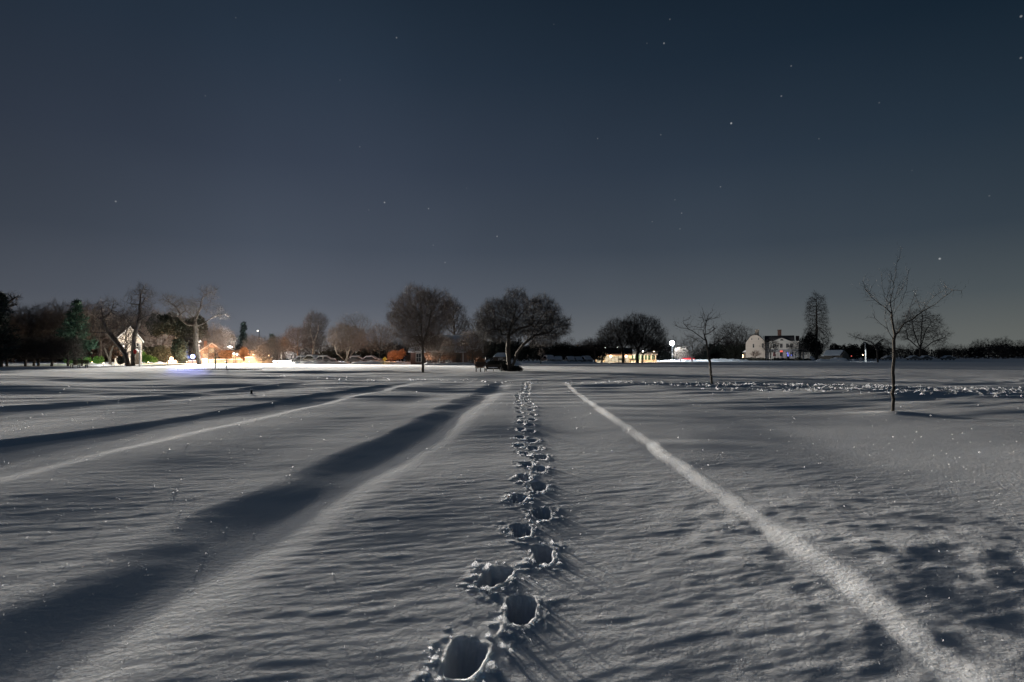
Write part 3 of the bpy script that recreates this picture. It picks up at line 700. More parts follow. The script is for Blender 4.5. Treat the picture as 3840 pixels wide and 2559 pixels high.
px_tree('bare_tree', 'pale forked sapling lit white left of the five snowy cars', (2028, 1361), [(2030, 1325, 14, 14)], .12, 60, 65, limbs=[[(2028, 1361), (2029, 1332)], [(2029, 1334), (2022, 1316)], [(2029, 1334), (2036, 1318)]], Y=118, bark=BARK_PALE, twig=TWIG_PALE, step=.4, tw=3, tl=.6, twd=.01, rt=.016)
for (x, y, lab, sd_) in [(1980, 1358, 'thin sapling with wrapped foot right of the big forked tree', 66), (2115, 1357, 'thin sapling standing between the second and third snowy car', 67)]:
    px_tree('sapling', lab, (x, y), [(x, 1337, 5, 9)], .05, 18, sd_, Y=122, step=.4, tw=3, tl=.5, twd=.01, rt=.016, group='saplings along the snowy cars')
px_tree('bare_tree', 'lit many-stemmed bush-like bare tree before the orange stone wall', (986, 1361), [(986, 1328, 34, 26)], .14, 500, 68, limbs=[[(986, 1361), (986, 1352)], [(986, 1354), (970, 1335)], [(986, 1354), (1003, 1335)], [(986, 1354), (985, 1325)]], Y=117, bark=BARK_PALE, twig=TWIG_BROWN, step=.5, tw=6, tl=.9, twd=.009, rt=.014, up=.2)
px_tree('bare_tree', 'bare tree with spread branches in front of the gabled pink house', (808, 1362), [(800, 1318, 40, 28)], .13, 350, 69, Y=120, twig=TWIG_BROWN, step=.55, tw=4, tl=.9, twd=.008, rt=.013)
px_tree('lit_tree', 'pale lit tree of low sweeping stems left of the cottage', (414, 1364), [(395, 1310, 26, 22), (430, 1300, 22, 20)], .22, 140, 70, limbs=[[(414, 1364), (412, 1350)], [(412, 1352), (395, 1335), (375, 1330), (355, 1336)], [(412, 1352), (402, 1322), (398, 1300), (390, 1290)], [(413, 1352), (417, 1320), (430, 1290)]], Y=92, bark=BARK_PALE, twig=TWIG_BROWN, step=.5, tw=3, tl=.8, twd=.008, rt=.02)
px_tree('bare_tree', 'small dark forked tree in front of the green-lit hedge', (308, 1362), [(308, 1325, 22, 12)], .11, 140, 71, limbs=[[(308, 1362), (308, 1342)], [(308, 1342), (296, 1334)], [(308, 1340), (322, 1332)]], Y=90, step=.5, tw=4, tl=.7, twd=.01, rt=.014)
# row of low round trees on the far left
ROW = [(25, 1373, 'leftmost low round tree of the row before the dark wood'), (95, 1374, 'low round tree second from the left in the row before the dark wood'), (127, 1370, 'thinner low tree set back between two round ones on the far left'),
       (143, 1374, 'low tree with a slanting trunk in the middle of the left row'), (195, 1373, 'low round tree left of the park bench'), (255, 1371, 'low round tree behind the park bench')]
for k, (x, y, lab) in enumerate(ROW):
    px_tree('round_tree', lab, (x, y), [(x + (12 if k == 3 else 0), 1320, 42, 28), (x + 8, 1295, 34, 24)], .17, 700, 80 + k, Y=86 - (4 if k == 2 else 0) * -1, step=.5, tw=6, tl=.8, twd=.011, rt=.015, fork=.25, group='row of low trees on the far left')

# ------------------------------------------------------------------ evergreens and hedges
def leaf_cloud(env, n, size, rng, shell=.9):
    p = in_env(env, n, rng, shell); s = size * rng.uniform(.5, 1.4, n)
    d = unit(rng.normal(size=(n, 3))); a = unit(np.cross(d, rng.normal(size=(n, 3)))); b = np.cross(d, a)
    V = np.stack([p + a * s[:, None], p - a * s[:, None] * .6 + b * s[:, None] * .7, p - a * s[:, None] * .5 - b * s[:, None] * .7], 1)
    return V.reshape(-1, 3), np.arange(3 * n).reshape(-1, 3)
def conifer(name, label, base, top, wpx, seed, Y, m, n=26, droop=-.12, clump=1.0, group=None, bare=.12):
    """trunk and crown of layered boughs"""
    p = Px(*base, Y=Y); rng = np.random.default_rng(seed); H = p(base[0], top)[2]; W = wpx * p.m
    t = thing(name, label, 'evergreen tree', p.loc, 0, group)
    mb = MB(); mb.tube([(0, 0, -.2), (.05, 0, H * .5), (0, 0, H)], [H * .028, H * .016, .01], 7); mb.make('trunk', BARK, t)
    B = []; D = []; L = []; parts = []
    zs = np.linspace(H * bare, H * .99, n)
    for z in zs:
        f = (z / H - bare) / (1 - bare); reach = W * ((1 - f) ** .75 * (.55 + .45 * min(1, f * 6)) + .05) * rng.uniform(.75, 1.2); k = int(6 + 4 * (1 - f))
        for a in rng.uniform(0, 6.28, k):
            r_ = reach * rng.uniform(.55, 1.1); ns = max(3, int(r_ / .35))
            tt = np.linspace(.12, 1, ns)
            pts = np.stack([np.cos(a) * r_ * tt, np.sin(a) * r_ * tt, z + droop * r_ * tt + .22 * r_ * tt ** 2 * rng.uniform(.2, 1.2)], 1)
            B.append(np.repeat(pts, 9, 0)); D.append(np.repeat(np.gradient(pts, axis=0), 9, 0)); L.append(np.full(ns * 9, .34 * clump))
    B = np.concatenate(B) + rng.normal(0, .10 * clump, (sum(len(b) for b in B), 3)); D = np.concatenate(D); L = np.concatenate(L)
    V, Fc, *_ = twigs_np(B, D, L * rng.uniform(.6, 1.5, len(L)), np.full(len(L), .045 * clump), rng, 1.1, .1)
    link('crown', np_mesh('crown', V, Fc, m), t); return t
conifer('pine_tree', 'dark pine with jutting upper boughs at the left edge', (2, 1378), 1105, 62, 91, 80, NEEDLE, 20, -.05, 1.3)
px_tree('bare_branch_tree', 'dark bare tree reaching a long bough right from behind the left edge pine', (-10, 1376), [(20, 1130, 34, 18), (55, 1118, 22, 10), (45, 1145, 22, 7)], .3, 180, 92, limbs=[[(-10, 1376), (-6, 1250), (0, 1170)], [(0, 1170), (30, 1140), (75, 1108)], [(0, 1180), (30, 1150), (58, 1142)]], Y=83, step=.6, tw=4, tl=.9, twd=.02, rt=.03, cat_='tree')
conifer('pine_tree', 'green-tinged pine with a blunt top left of the cottage', (283, 1372), 1132, 62, 93, 98, NEEDLE_GREEN, 20, -.02, 1.5)
conifer('spruce_tree', 'small pointed dark spruce on the skyline above the orange lamps', (866, 1350), 1262, 17, 94, 190, NEEDLE, 16, -.2, 2.2, 'spruces on the skyline')
conifer('spruce_tree', 'taller thin spire of a spruce on the skyline left of the tall lamp', (912, 1350), 1214, 20, 95, 195, NEEDLE, 20, -.2, 2.2, 'spruces on the skyline')
conifer('spruce_tree', 'short dark spruce on the skyline right of the tall lamp', (1020, 1350), 1258, 18, 96, 190, NEEDLE, 16, -.2, 2.2, 'spruces on the skyline')
def hedge(name, label, env_px, base, Y, m, n, size, seed, cat_='hedge', group=None, dz=.8, kind=None):
    p = Px(*base, Y=Y); rng = np.random.default_rng(seed); env = p.env(env_px, dz)
    V, Fc = leaf_cloud(env, n, size, rng); V[:, 2] = np.maximum(V[:, 2], -.05)
    o = link(name, np_mesh(name, V, Fc, m), None, p.loc)
    if kind: o['kind'] = kind
    if label: tag(o, label, cat_, group)
    return o
def eh(x0, x1, top, bot, n, jit, seed, dy=0):
    r_ = random.Random(seed); out = []
    for k in range(n):
        x = x0 + (x1 - x0) * (k + .5) / n; t = top + r_.uniform(-jit, jit)
        out.append((x, (t + bot) / 2, (x1 - x0) / n * r_.uniform(.7, 1.1), (bot - t) / 2, r_.uniform(-2, 2) + dy))
    return out
hedge('ivy_mass', 'dark ivy-covered mass of trunks behind the gnarled leaning tree', [(690, 1240, 34, 50), (735, 1230, 38, 46), (640, 1215, 44, 40), (590, 1220, 36, 42), (700, 1310, 34, 46)], (690, 1366), 122, IVY, 22000, .22, 101, 'thicket')
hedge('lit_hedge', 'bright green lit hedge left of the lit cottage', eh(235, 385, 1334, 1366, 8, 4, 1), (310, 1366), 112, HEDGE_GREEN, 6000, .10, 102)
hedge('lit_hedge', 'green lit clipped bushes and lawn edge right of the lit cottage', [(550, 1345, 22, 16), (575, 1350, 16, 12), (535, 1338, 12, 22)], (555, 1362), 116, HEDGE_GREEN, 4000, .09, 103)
hedge('round_bush', 'grey rounded leafless bush left of the orange-lit bush', [(560, 1330, 34, 30), (605, 1325, 36, 32)], (580, 1360), 124, HEDGE, 7000, .12, 104, 'bush')
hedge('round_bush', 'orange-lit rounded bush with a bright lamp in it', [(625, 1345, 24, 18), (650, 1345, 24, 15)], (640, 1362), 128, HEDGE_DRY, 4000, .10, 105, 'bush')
hedge('dark_bush', 'big black conifer bush left of the blue lamp', [(680, 1318, 24, 48), (660, 1310, 18, 40), (690, 1345, 18, 20)], (675, 1362), 118, NEEDLE, 8000, .14, 106, 'bush')
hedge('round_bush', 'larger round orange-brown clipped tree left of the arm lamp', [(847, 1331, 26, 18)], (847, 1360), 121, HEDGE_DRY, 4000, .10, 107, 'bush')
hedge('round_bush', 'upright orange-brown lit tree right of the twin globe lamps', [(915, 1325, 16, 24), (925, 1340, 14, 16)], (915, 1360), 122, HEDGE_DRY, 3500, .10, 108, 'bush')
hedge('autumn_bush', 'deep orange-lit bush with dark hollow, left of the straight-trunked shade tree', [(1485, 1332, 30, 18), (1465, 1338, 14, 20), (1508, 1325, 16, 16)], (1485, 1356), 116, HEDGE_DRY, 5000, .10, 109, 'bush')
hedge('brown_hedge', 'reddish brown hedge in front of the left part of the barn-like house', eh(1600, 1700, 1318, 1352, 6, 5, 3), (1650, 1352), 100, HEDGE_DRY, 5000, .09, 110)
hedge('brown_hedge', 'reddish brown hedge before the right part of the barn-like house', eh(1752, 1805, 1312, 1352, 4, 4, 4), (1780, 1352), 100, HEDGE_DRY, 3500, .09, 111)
hedge('brown_bush', 'square clipped red-brown bush at the left end of the dark bench', [(1797, 1360, 17, 20), (1805, 1362, 14, 18), (1790, 1368, 10, 14)], (1797, 1392), 62, HEDGE_DRY, 5000, .055, 112, 'bush')
hedge('dark_shrub', 'dark snow-flecked low shrub behind the bench at the big tree', [(1850, 1365, 26, 13), (1880, 1362, 22, 10)], (1865, 1388), 60.5, IVY, 4500, .055, 113, 'shrub')
hedge('mound', 'dark rounded mound of ivy at the foot of the big tree', [(1925, 1382, 30, 12), (1893, 1379, 22, 14), (1950, 1386, 14, 8), (1905, 1372, 18, 10)], (1920, 1394), 58.3, IVY, 7000, .05, 114, 'ground ivy')
hedge('dark_hedge', 'long dark hedge behind the five snowy cars', eh(1940, 2260, 1288, 1352, 14, 8, 5), (2100, 1352), 134, IVY, 26000, .16, 115)
hedge('dark_hedge', 'dark hedge behind the barn-like house up to the big tree', eh(1810, 1960, 1270, 1352, 6, 8, 6), (1880, 1352), 132, IVY, 13000, .18, 116)
hedge('dark_hedge', 'dark clipped hedge left of the white mansion', eh(2640, 2795, 1296, 1352, 8, 6, 7), (2720, 1351), 222, IVY, 15000, .26, 117)
hedge('dark_hedge', 'dark hedge between the lamp post and the mansion road', eh(2470, 2650, 1318, 1352, 9, 7, 8), (2560, 1352), 205, IVY, 9000, .24, 118)
hedge('dark_hedge', 'dark hedge behind the grey shed on the right', eh(3110, 3310, 1288, 1350, 9, 6, 9), (3210, 1350), 240, IVY, 15000, .28, 119)
hedge('dark_hedge', 'dark rounded evergreens beside the columnar tree and the mansion', [(3040, 1285, 24, 40), (3015, 1300, 20, 36), (3060, 1310, 26, 36)], (3040, 1350), 228, IVY, 8000, .26, 120)
hedge('dark_hedge', 'low dark shrubs along the foot of the mansion front', eh(2790, 3040, 1342, 1354, 12, 3, 10), (2915, 1353), 198, IVY, 6000, .14, 121)
hedge('dark_hedge', 'dark hedge with a fence behind it, right of the orange bush', eh(1520, 1600, 1312, 1354, 5, 5, 11), (1560, 1354), 122, IVY, 6000, .14, 122)
hedge('dark_hedge', 'dark hedge behind the pale multi-stemmed tree and cars', eh(1200, 1460, 1316, 1356, 11, 6, 12), (1330, 1356), 136, IVY, 14000, .16, 123)

# ------------------------------------------------------------------ far woods, each read as one mass
def wood(name, px0, px1, Y0, Y1, hpx, n, seed, m=TWIG, leafy=0.0):
    """many small bare trees joined in one far-off wood; hpx: list of (px, top)"""
    rng = np.random.default_rng(seed); base = []
    for s in range(3):
        r2 = np.random.default_rng(seed * 7 + s)
        env = [(np.array([0, 0, .62]), np.array([.30, .30, .36])), (np.array([.12, 0, .5]), np.array([.24, .24, .26])), (np.array([-.12, .05, .55]), np.array([.22, .22, .3]))]
        (tv, tf), (cv, cf) = tree_geo([[(0, 0, 0), (.01, 0, .12), (.0, 0, .22)]], env, 420, .022, seed * 5 + s, step=.05, tw=5, tl=.10, twd=.0011, rt=.0014, up=.2)
        base.append(cat((tv, tf), (cv, cf)))
    out = []
    for k in range(n):
        px = px0 + (px1 - px0) * (k + rng.uniform(.1, .9)) / n; Y = rng.uniform(Y0, Y1); q = at(px, HZ, Y)
        top = np.interp(px, [a for a, b in hpx], [b for a, b in hpx]) + rng.uniform(-4, 16); H = at(px, top, Y).z
        V, Fc = base[k % 3]; a = rng.uniform(0, 6.28); ca, sa = math.cos(a), math.sin(a)
        W = V * H * np.array([rng.uniform(.9, 1.3)] * 2 + [1.0])
        out.append((np.stack([W[:, 0] * ca - W[:, 1] * sa + q.x, W[:, 0] * sa + W[:, 1] * ca + Y, W[:, 2] + gz(q.x, Y) - .1], 1), Fc))
        if leafy and rng.random() < leafy:
            LV, LF = leaf_cloud([(np.array([q.x, Y - 1, H * .33]), np.array([H * .55, H * .5, H * .34]))], 500, .05 * H, rng); out.append((LV, LF))
    V, Fc = cat(*out); o = link(name, np_mesh(name, V, Fc, m)); o['kind'] = 'stuff'
wood('bare_wood', -160, 690, 135, 190, [(-160, 1145), (60, 1155), (130, 1140), (200, 1130), (300, 1132), (360, 1140), (450, 1170), (560, 1150), (640, 1165), (690, 1190)], 46, 201, TWIG_BROWN, .55)
wood('bare_wood', 640, 1110, 198, 240, [(640, 1200), (760, 1225), (830, 1225), (880, 1245), (930, 1265), (1000, 1255), (1040, 1250), (1110, 1280)], 18, 202, TWIG, .9)
wood('bare_wood', 1060, 1560, 150, 200, [(1060, 1280), (1200, 1250), (1400, 1255), (1560, 1265)], 14, 203, TWIG, .6)
wood('bare_wood', 1700, 2280, 160, 220, [(1700, 1250), (1800, 1265), (2000, 1280), (2160, 1262), (2280, 1290)], 14, 204, TWIG, .9)
wood('bare_wood', 2440, 2860, 235, 290, [(2440, 1255), (2500, 1250), (2600, 1290), (2720, 1240), (2780, 1240), (2860, 1235)], 12, 205, TWIG, .5)
wood('bare_wood', 3080, 3560, 280, 330, [(3080, 1300), (3200, 1295), (3330, 1280), (3560, 1285)], 14, 206, TWIG, 1.0)
wood('bare_wood', 3520, 4080, 290, 350, [(3520, 1290), (3620, 1280), (3700, 1265), (3790, 1258), (3840, 1265), (4080, 1255)], 20, 207, TWIG, 1.0)

# ------------------------------------------------------------------ lamps
def spot(name, parent, loc, target, power, col, ang=120, blend=.6, r=.15):
    l = bpy.data.lights.new(name, 'SPOT'); l.energy = power; l.color = col; l.spot_size = rad(ang); l.spot_blend = blend; l.shadow_soft_size = r
    o = bpy.data.objects.new(name, l); C.objects.link(o); o.parent = parent; o.location = loc
    o.rotation_euler = (Vector(target) - Vector(loc)).to_track_quat('-Z', 'Y').to_euler(); return o
def point(name, parent, loc, power, col, r=.15):
    l = bpy.data.lights.new(name, 'POINT'); l.energy = power; l.color = col; l.shadow_soft_size = r
    o = bpy.data.objects.new(name, l); C.objects.link(o); o.parent = parent; o.location = loc; return o
LAMP_COOL = lamp_mat('lamp_glow_cool', (.85, .95, 1.0), 60)
LAMP_WHITE = lamp_mat('lamp_glow_white', (1.0, .93, .82), 12)
LAMP_WARM = lamp_mat('lamp_glow_warm', (1.0, .70, .42), 10)
LAMP_BLUE = lamp_mat('lamp_glow_blue', (.35, .45, 1.0), 9)
LAMP_RED = lamp_mat('lamp_glow_red', (1.0, .16, .13), 1.2)
LAMP_INDIGO = lamp_mat('lamp_glow_indigo', (.22, .25, 1.0), .9)
WARMC, COOLC, NEUT = (1.0, .62, .34), (.88, .96, 1.0), (1.0, .94, .86)

def lamp_post(name, label, px, base_y, top_y, Y, pole_mat, head_mat, headr=.3, poler=.09, kind='globe', cat_='street lamp', group=None):
    p = Px(px, base_y, Y); H = p(px, top_y)[2]
    t = thing(name, label, cat_, p.loc, 0, group)
    mb = MB(); mb.tube([(0, 0, -.3), (0, 0, .5), (0, 0, .52), (0, 0, H - headr * .6)], [poler * 1.5, poler * 1.4, poler, poler * .75], 10); mb.make('pole', pole_mat, t, smooth=True)
    if kind == 'globe':
        mb = MB(); mb.ball((0, 0, H), headr, 14, 10, (1, 1, 1.1)); mb.make('lamp_globe', head_mat, t, smooth=True)
        mb = MB(); mb.tube([(0, 0, H - headr * 1.25), (0, 0, H - headr * .8)], [poler, headr * .6], 10); mb.make('collar', pole_mat, t)
    elif kind == 'arm':
        mb = MB(); mb.tube([(0, 0, H - .5), (-.15, 0, H - .1), (-.9, -.1, H + .12)], [poler * .7, poler * .6, poler * .5], 8); mb.make('arm', pole_mat, t)
        mb = MB(); mb.box((-1.05, -.1, H + .16), (.8, .34, .16)); hd = mb.make('lamp_head', pole_mat, t, bevel=.04)
        mb = MB(); mb.ball((-1.05, -.1, H + .04), headr, 12, 8, (1.15, .8, .5)); mb.make('lens', head_mat, hd, smooth=True)
    elif kind == 'flood':
        mb = MB(); mb.box((-.2, -.1, H - .05), (.7, .12, .12)); mb.make('crossbar', pole_mat, t)
        for sx in (-.35,):
            mb = MB(); mb.box((sx, -.2, H + .12), (.42, .3, .3)); hd = mb.make('lamp_head', pole_mat, t, bevel=.04)
            mb = MB(); mb.box((sx, -.365, H + .12), (.34, .03, .24)); mb.make('lens', head_mat, hd)
    return t, H
t, H = lamp_post('lamp_post', 'tall white lamp post with blazing round lamp beside the white-lit shrub', 2521, 1354, 1288, 176, METAL, LAMP_COOL, .66, .10)
point('lamp_light', t, (0, -3.5, H), 17000, COOLC, .4)
mb = MB(); mb.box((0, -.16, 1.5), (.34, .2, .7)); mb.make('box', METAL, t, bevel=.03)
t, H = lamp_post('lamp_post', 'white unlit pole glowing along its length on the right, leaning tree across it', 3246, 1351, 1286, 150, WHITE, LAMP_WHITE, .06, .16, 'none')
mb = MB(); mb.tube([(0, 0, H - .3), (-.2, 0, H - .05), (-.7, -.1, H)], [.14, .1, .08], 8); mb.make('arm', WHITE, t)
spot('pole_light', t, (-.7, -2.6, H - .3), (.1, 0, 1), 900, COOLC, 60, .8)
# the flood lamp on the tall pole far left ahead: it lights most of the field
t, H = lamp_post('flood_lamp', 'tall thin pole with a far small white lamp above the spruce skyline', 971, 1352, 1243, 185, METAL, LAMP_WHITE, .2, .12, 'flood')
FL = t
spot('flood_light', t, (0, -.6, H), (45, -125, -8), 1.7e6, NEUT, 95, .7, 2.5)
# lamp with an arm over the orange walls
t, H = lamp_post('street_lamp', 'lit street lamp on an arm above the orange-lit walls', 882, 1362, 1302, 118, METAL, LAMP_WHITE, .38, .07, 'arm')
spot('street_light', t, (-1.05, -2.5, H - .1), (36, -32, -2.5), 150000, (1.0, .88, .74), 66, .6)
spot('field_light', t, (-1.05, -2.5, H + .1), (52, -68, -3.5), 1250000, (1.0, .92, .80), 72, .7, .6)
for k, (x, y, lab) in enumerate([(876, 1327, 'left one of the twin small globe lamps by the orange-lit walls'), (888, 1329, 'right one of the twin small globe lamps by the orange-lit walls')]):
    lamp_post('globe_lamp', lab, x, 1361, y, 116, METAL, LAMP_WHITE, .16, .05, 'globe', group='twin globe lamps')
t, H = lamp_post('garden_or_fill_lamp', 'low glowing garden lamp inside the orange-lit rounded bush', 643, 1362, 1345, 121, METAL, LAMP_WARM, .34, .06)
point('garden_or_fill_light', t, (0, -1.2, H + .6), 2600, WARMC, .3)
t, H = lamp_post('blue_lamp', 'blue-white glowing lamp left of the gnarled leaning trunk', 722, 1362, 1338, 119, METAL, LAMP_BLUE, .42, .07)
spot('blue_light', t, (0, -.7, H + 3.2), (30, -54, -1.0), 3200000, (.20, .26, 1.0), 5.2, 1.0, .3)  # unseen beam added in the air above the lamp, throws the blue patch
point('blue_glow', t, (0, -.9, H), 500, (.25, .32, 1.0), .3)
# warm lamps hidden along the orange walls; low-wall, white and green ones are added
for k, (x, y, Y, pw, col, lab) in enumerate([(762, 1350, 119, 1440, WARMC, 'small warm ground lamp lighting the gabled pink house'), (935, 1352, 117, 1760, WARMC, 'small warm ground lamp before the orange stone wall, right end'),
                                  (845, 1352, 117, 1280, WARMC, 'small warm ground lamp below the orange clipped tree'), (1478, 1352, 112, 700, (1, .42, .18), 'small orange lamp at the foot of the orange-lit bush'),
                                  (700, 1356, 117, 1500, WARMC, 'small added warm lamp before the low wall, left of the gnarled trunk'),
                                  (388, 1364, 89, 320, (1.0, .95, .85), 'small white lamp added to light the sweeping pale tree'),
                                  (345, 1358, 105, 900, (.85, 1.0, .55), 'small greenish lamp added before the green-lit hedge'), (556, 1354, 109, 380, (.6, 1.0, .5), 'small green lamp added before the clipped green bushes')]):
    p = Px(x, y, Y); t = thing('ground_or_fill_lamp', lab, 'ground lamp', p.loc, 0, 'ground lamps before hedges and walls')
    mb = MB(); mb.tube([(0, 0, -.1), (0, 0, .35)], .05, 8); mb.make('post', METAL, t)
    mb = MB(); mb.ball((0, 0, .42), .09, 8, 6); mb.make('bulb', LAMP_WARM, t, smooth=True)
    point('ground_or_fill_light', t, (0, -1.0, 1.7), pw * 1.1, col, .25)

for k, (x, tp, Y, pw, lab) in enumerate([(700, 1336, 126, 2600, 'added warm lamp behind the low wall left of the blue lamp'), (858, 1332, 124, 2200, 'added warm lamp behind the low wall by the orange clipped tree'),
                             (950, 1330, 124, 3000, 'added warm lamp behind the block wall, left of the lit many-stemmed bush'), (1008, 1334, 124, 2600, 'added warm lamp behind the right end of the block wall')]):
    t, H = lamp_post('garden_or_fill_lamp', lab, x, 1361, tp, Y, METAL, LAMP_WARM, .16, .05, 'globe', group='added warm glow lamps')
    point('garden_or_fill_light', t, (0, .9, H + .5), pw, (1.0, .50, .24), .25)  # lamps added to spread the warm glow onto the trees behind
# ------------------------------------------------------------------ buildings
def window(par, x0, x1, z0, z1, y, glass=GLASS, fm=WHITE, ft=.07, mull=(1, 1), out=-1):
    """window in a wall facing the camera at local depth y: frame with pane"""
    mb = MB(); yo = y + out * .04
    mb.b2(x0 - ft, x1 + ft, yo - .05, yo + .03, z1, z1 + ft); mb.b2(x0 - ft, x1 + ft, yo - .07, yo + .03, z0 - ft, z0)
    mb.b2(x0 - ft, x0, yo - .05, yo + .03, z0, z1); mb.b2(x1, x1 + ft, yo - .05, yo + .03, z0, z1)
    for i in range(1, mull[0] + 1):
        x = x0 + (x1 - x0) * i / (mull[0] + 1); mb.b2(x - .02, x + .02, yo - .03, yo + .02, z0, z1)
    for i in range(1, mull[1] + 1):
        z = z0 + (z1 - z0) * i / (mull[1] + 1); mb.b2(x0, x1, yo - .025, yo + .02, z - .02, z + .02)
    f = mb.make('window', fm, par); m2 = MB(); m2.b2(x0, x1, yo - .005, yo + .025, z0, z1); m2.make('pane', glass, f); return f
def gable_x(mb, x0, x1, y0, y1, z0, h, over=.25):         # ridge along x: a solid roof prism
    mb.extrude_x([(y0 - over, z0), (y1 + over, z0), ((y0 + y1) / 2, z0 + h)], x0 - over, x1 + over)
def gable_y(mb, x0, x1, y0, y1, z0, h, over=.25):
    mb.extrude([(x0 - over, z0), (x1 + over, z0), ((x0 + x1) / 2, z0 + h)], y0 - over, y1 + over)

# cottage between the leaning trees, lit from the front
p = Px(490, 1368, 103).face()
t = thing('cottage', 'narrow cream cottage lit by lamps behind the two leaning trees', 'house', p.loc, p.rz)
xl, xr_ = p(432, 1300)[0], p(533, 1300)[0]; ze = p(478, 1282)[2]
mb = MB(); mb.b2(xl, xr_, 0, 5, -.3, ze); mb.extrude([(xl, ze), (xr_, ze), ((xl + xr_) / 2 + .3, p(478, 1228)[2])], 0, 5); mb.make('wall', CREAM, t)
zr = p(478, 1226)[2]; mx = (xl + xr_) / 2 + .3
mb = MB()
for (a, b) in (((xl - .3, ze - .12), (mx, zr + .05)), ((mx, zr + .05), (xr_ + .3, ze - .12))): mb.extrude([a, b, (b[0], b[1] + .16), (a[0], a[1] + .16)], -.3, 5.3)
rf = mb.make('roof', SNOWCAP, t)
mb = MB(); mb.b2(mx + .7, mx + 1.3, 2.2, 2.9, zr - 1.2, zr + .8); mb.make('chimney', BRICK, rf)
window(t, xl + .5, xl + 1.3, ze - 1.4, ze - .3, 0); window(t, xl + .4, xl + 1.2, .9, 2.1, 0); window(t, xr_ - 1.2, xr_ - .5, ze - 1.4, ze - .3, 0)
dx0 = p(500, 1340)[0]; mb = MB(); mb.b2(dx0, dx0 + 1.0, -.06, .02, .0, 2.15); d = mb.make('door', WOOD, t); mb = MB(); mb.ball((dx0 + .85, -.1, 1.0), .05, 8, 6); mb.make('handle', GREY, d)
mb = MB(); mb.extrude([(dx0 - .4, 2.4), (dx0 + 1.4, 2.4), (dx0 + .5, 2.95)], -1.0, 0); mb.make('porch_roof', SNOWCAP, t)
point('porch_or_front_light', t, (dx0 - 1.6, -3.6, 3.2), 1900, (1, .88, .72), .3)  # bare lamp added before the cottage to light its front
lp = Px(452, 1368, 98); t = thing('utility_pole', 'thin pale upright pole between the two leaning trees', 'pole', lp.loc)
px_, H = lp(475, 1198)[0], lp(475, 1198)[2]; mb = MB(); mb.tube([(px_, 0, -.3), (px_, 0, H)], [.10, .07], 8); mb.make('pole', WOODG, t); mb = MB(); mb.box((px_, -.02, H - .5), (.9, .1, .12)); mb.make('crossarm', WOODG, t)
lp = Px(524, 1373, 84); t = thing('sign_post', 'white square post with a red warning plate right of the leaning trees', 'sign post', lp.loc)
H = lp(524, 1288)[2]; mb = MB(); mb.b2(-.07, .07, -.07, .07, -.3, H); mb.make('post', WHITE, t, bevel=.01)
a = lp(510, 1305); b = lp(510, 1334); mb = MB(); zc = (a[2] + b[2]) / 2; r0 = (a[2] - b[2]) / 2 * .6
mb.extrude([(a[0] - .05 + r0 * .75 * math.cos(math.pi / 8 + k * math.pi / 4), zc + r0 * 1.05 * math.sin(math.pi / 8 + k * math.pi / 4)) for k in range(8)], -.13, -.10); mb.make('plate', RED, t)
mb = MB(); mb.b2(a[0] - .1, .07, -.10, -.07, zc - .03, zc + .03); mb.make('bracket', METAL, t)

# gabled pink house and the long low orange-lit walls
p = Px(795, 1362, 128).face()
t = thing('gabled_house', 'small pink stucco house with a steep gable, lit orange from below', 'house', p.loc, p.rz)
xl, xr_ = p(752, 1330)[0], p(836, 1330)[0]; ze = p(795, 1318)[2]; zr = p(795, 1290)[2]; mx = (xl + xr_) / 2
mb = MB(); mb.b2(xl, xr_, 0, 6, -.3, ze); mb.extrude([(xl, ze), (xr_, ze), (mx, zr)], 0, 6); mb.make('wall', PINK, t)
mb = MB()
for (a, b) in (((xl - .35, ze - .15), (mx, zr + .05)), ((mx, zr + .05), (xr_ + .35, ze - .15))): mb.extrude([a, b, (b[0], b[1] + .2), (a[0], a[1] + .2)], -.3, 6.3)
rf = mb.make('roof', SNOWCAP, t); mb = MB(); mb.b2(mx - 1.6, mx - 1.0, 3, 3.6, zr - 1, zr + .7); mb.make('chimney', BRICK, rf)
WLIT = lamp_mat('warm_pane_glow', (1.0, .72, .42), .9)
window(t, mx - .5, mx + .5, ze - .3, ze + .7, 0, WLIT); window(t, xl + .5, xl + 1.5, .9, 2.1, 0, WLIT); window(t, xr_ - 1.5, xr_ - .5, .9, 2.1, 0)  # glowing panes added to widen the warm light
p = Px(900, 1362, 126).face()
t = thing('row_house', 'long low cream row building with snowy roof, washed in orange light', 'house', p.loc, p.rz)
xl, xr_ = p(838, 1340)[0], p(1012, 1340)[0]; ze = p(900, 1338)[2]; zr = p(900, 1312)[2]
mb = MB(); mb.b2(xl, xr_, 0, 5, -.3, ze); mb.make('wall', CREAM, t)
mb = MB(); gable_x(mb, xl, xr_, 0, 5, ze + .003, zr - ze, .35); mb.make('roof', ROOF, t)
for k in range(6):
    x = xl + (xr_ - xl) * (k + .5) / 6; window(t, x - .4, x + .4, .45, ze - .25, 0, WLIT if k in (1, 3) else GLASS)
def wall_seg(name, label, x0, x1, top, Y, m, seed):
    p = Px((x0 + x1) / 2, 1362, Y); t = thing(name, label, 'garden wall', p.loc, 0, 'low lit garden walls')
    xa, xb = p(x0, 1350)[0], p(x1, 1350)[0]; zt = p(x0, top)[2]
    mb = MB(); mb.b2(xa, xb, 0, .4, -.3, zt); mb.make('wall', m, t)
    r_ = random.Random(seed); mb = MB(); n = max(3, int((xb - xa) / .8)); pr = []
    for k in range(n + 1): pr.append((xa - .05 + (xb - xa + .1) * k / n, zt + .08 + r_.uniform(0, .10)))
    mb.extrude([(xa - .05, zt + .003)] + pr[:0] + [(xb + .05, zt + .003)] + pr[::-1], -.05, .45); mb.make('snow_cap', SNOWCAP, t)
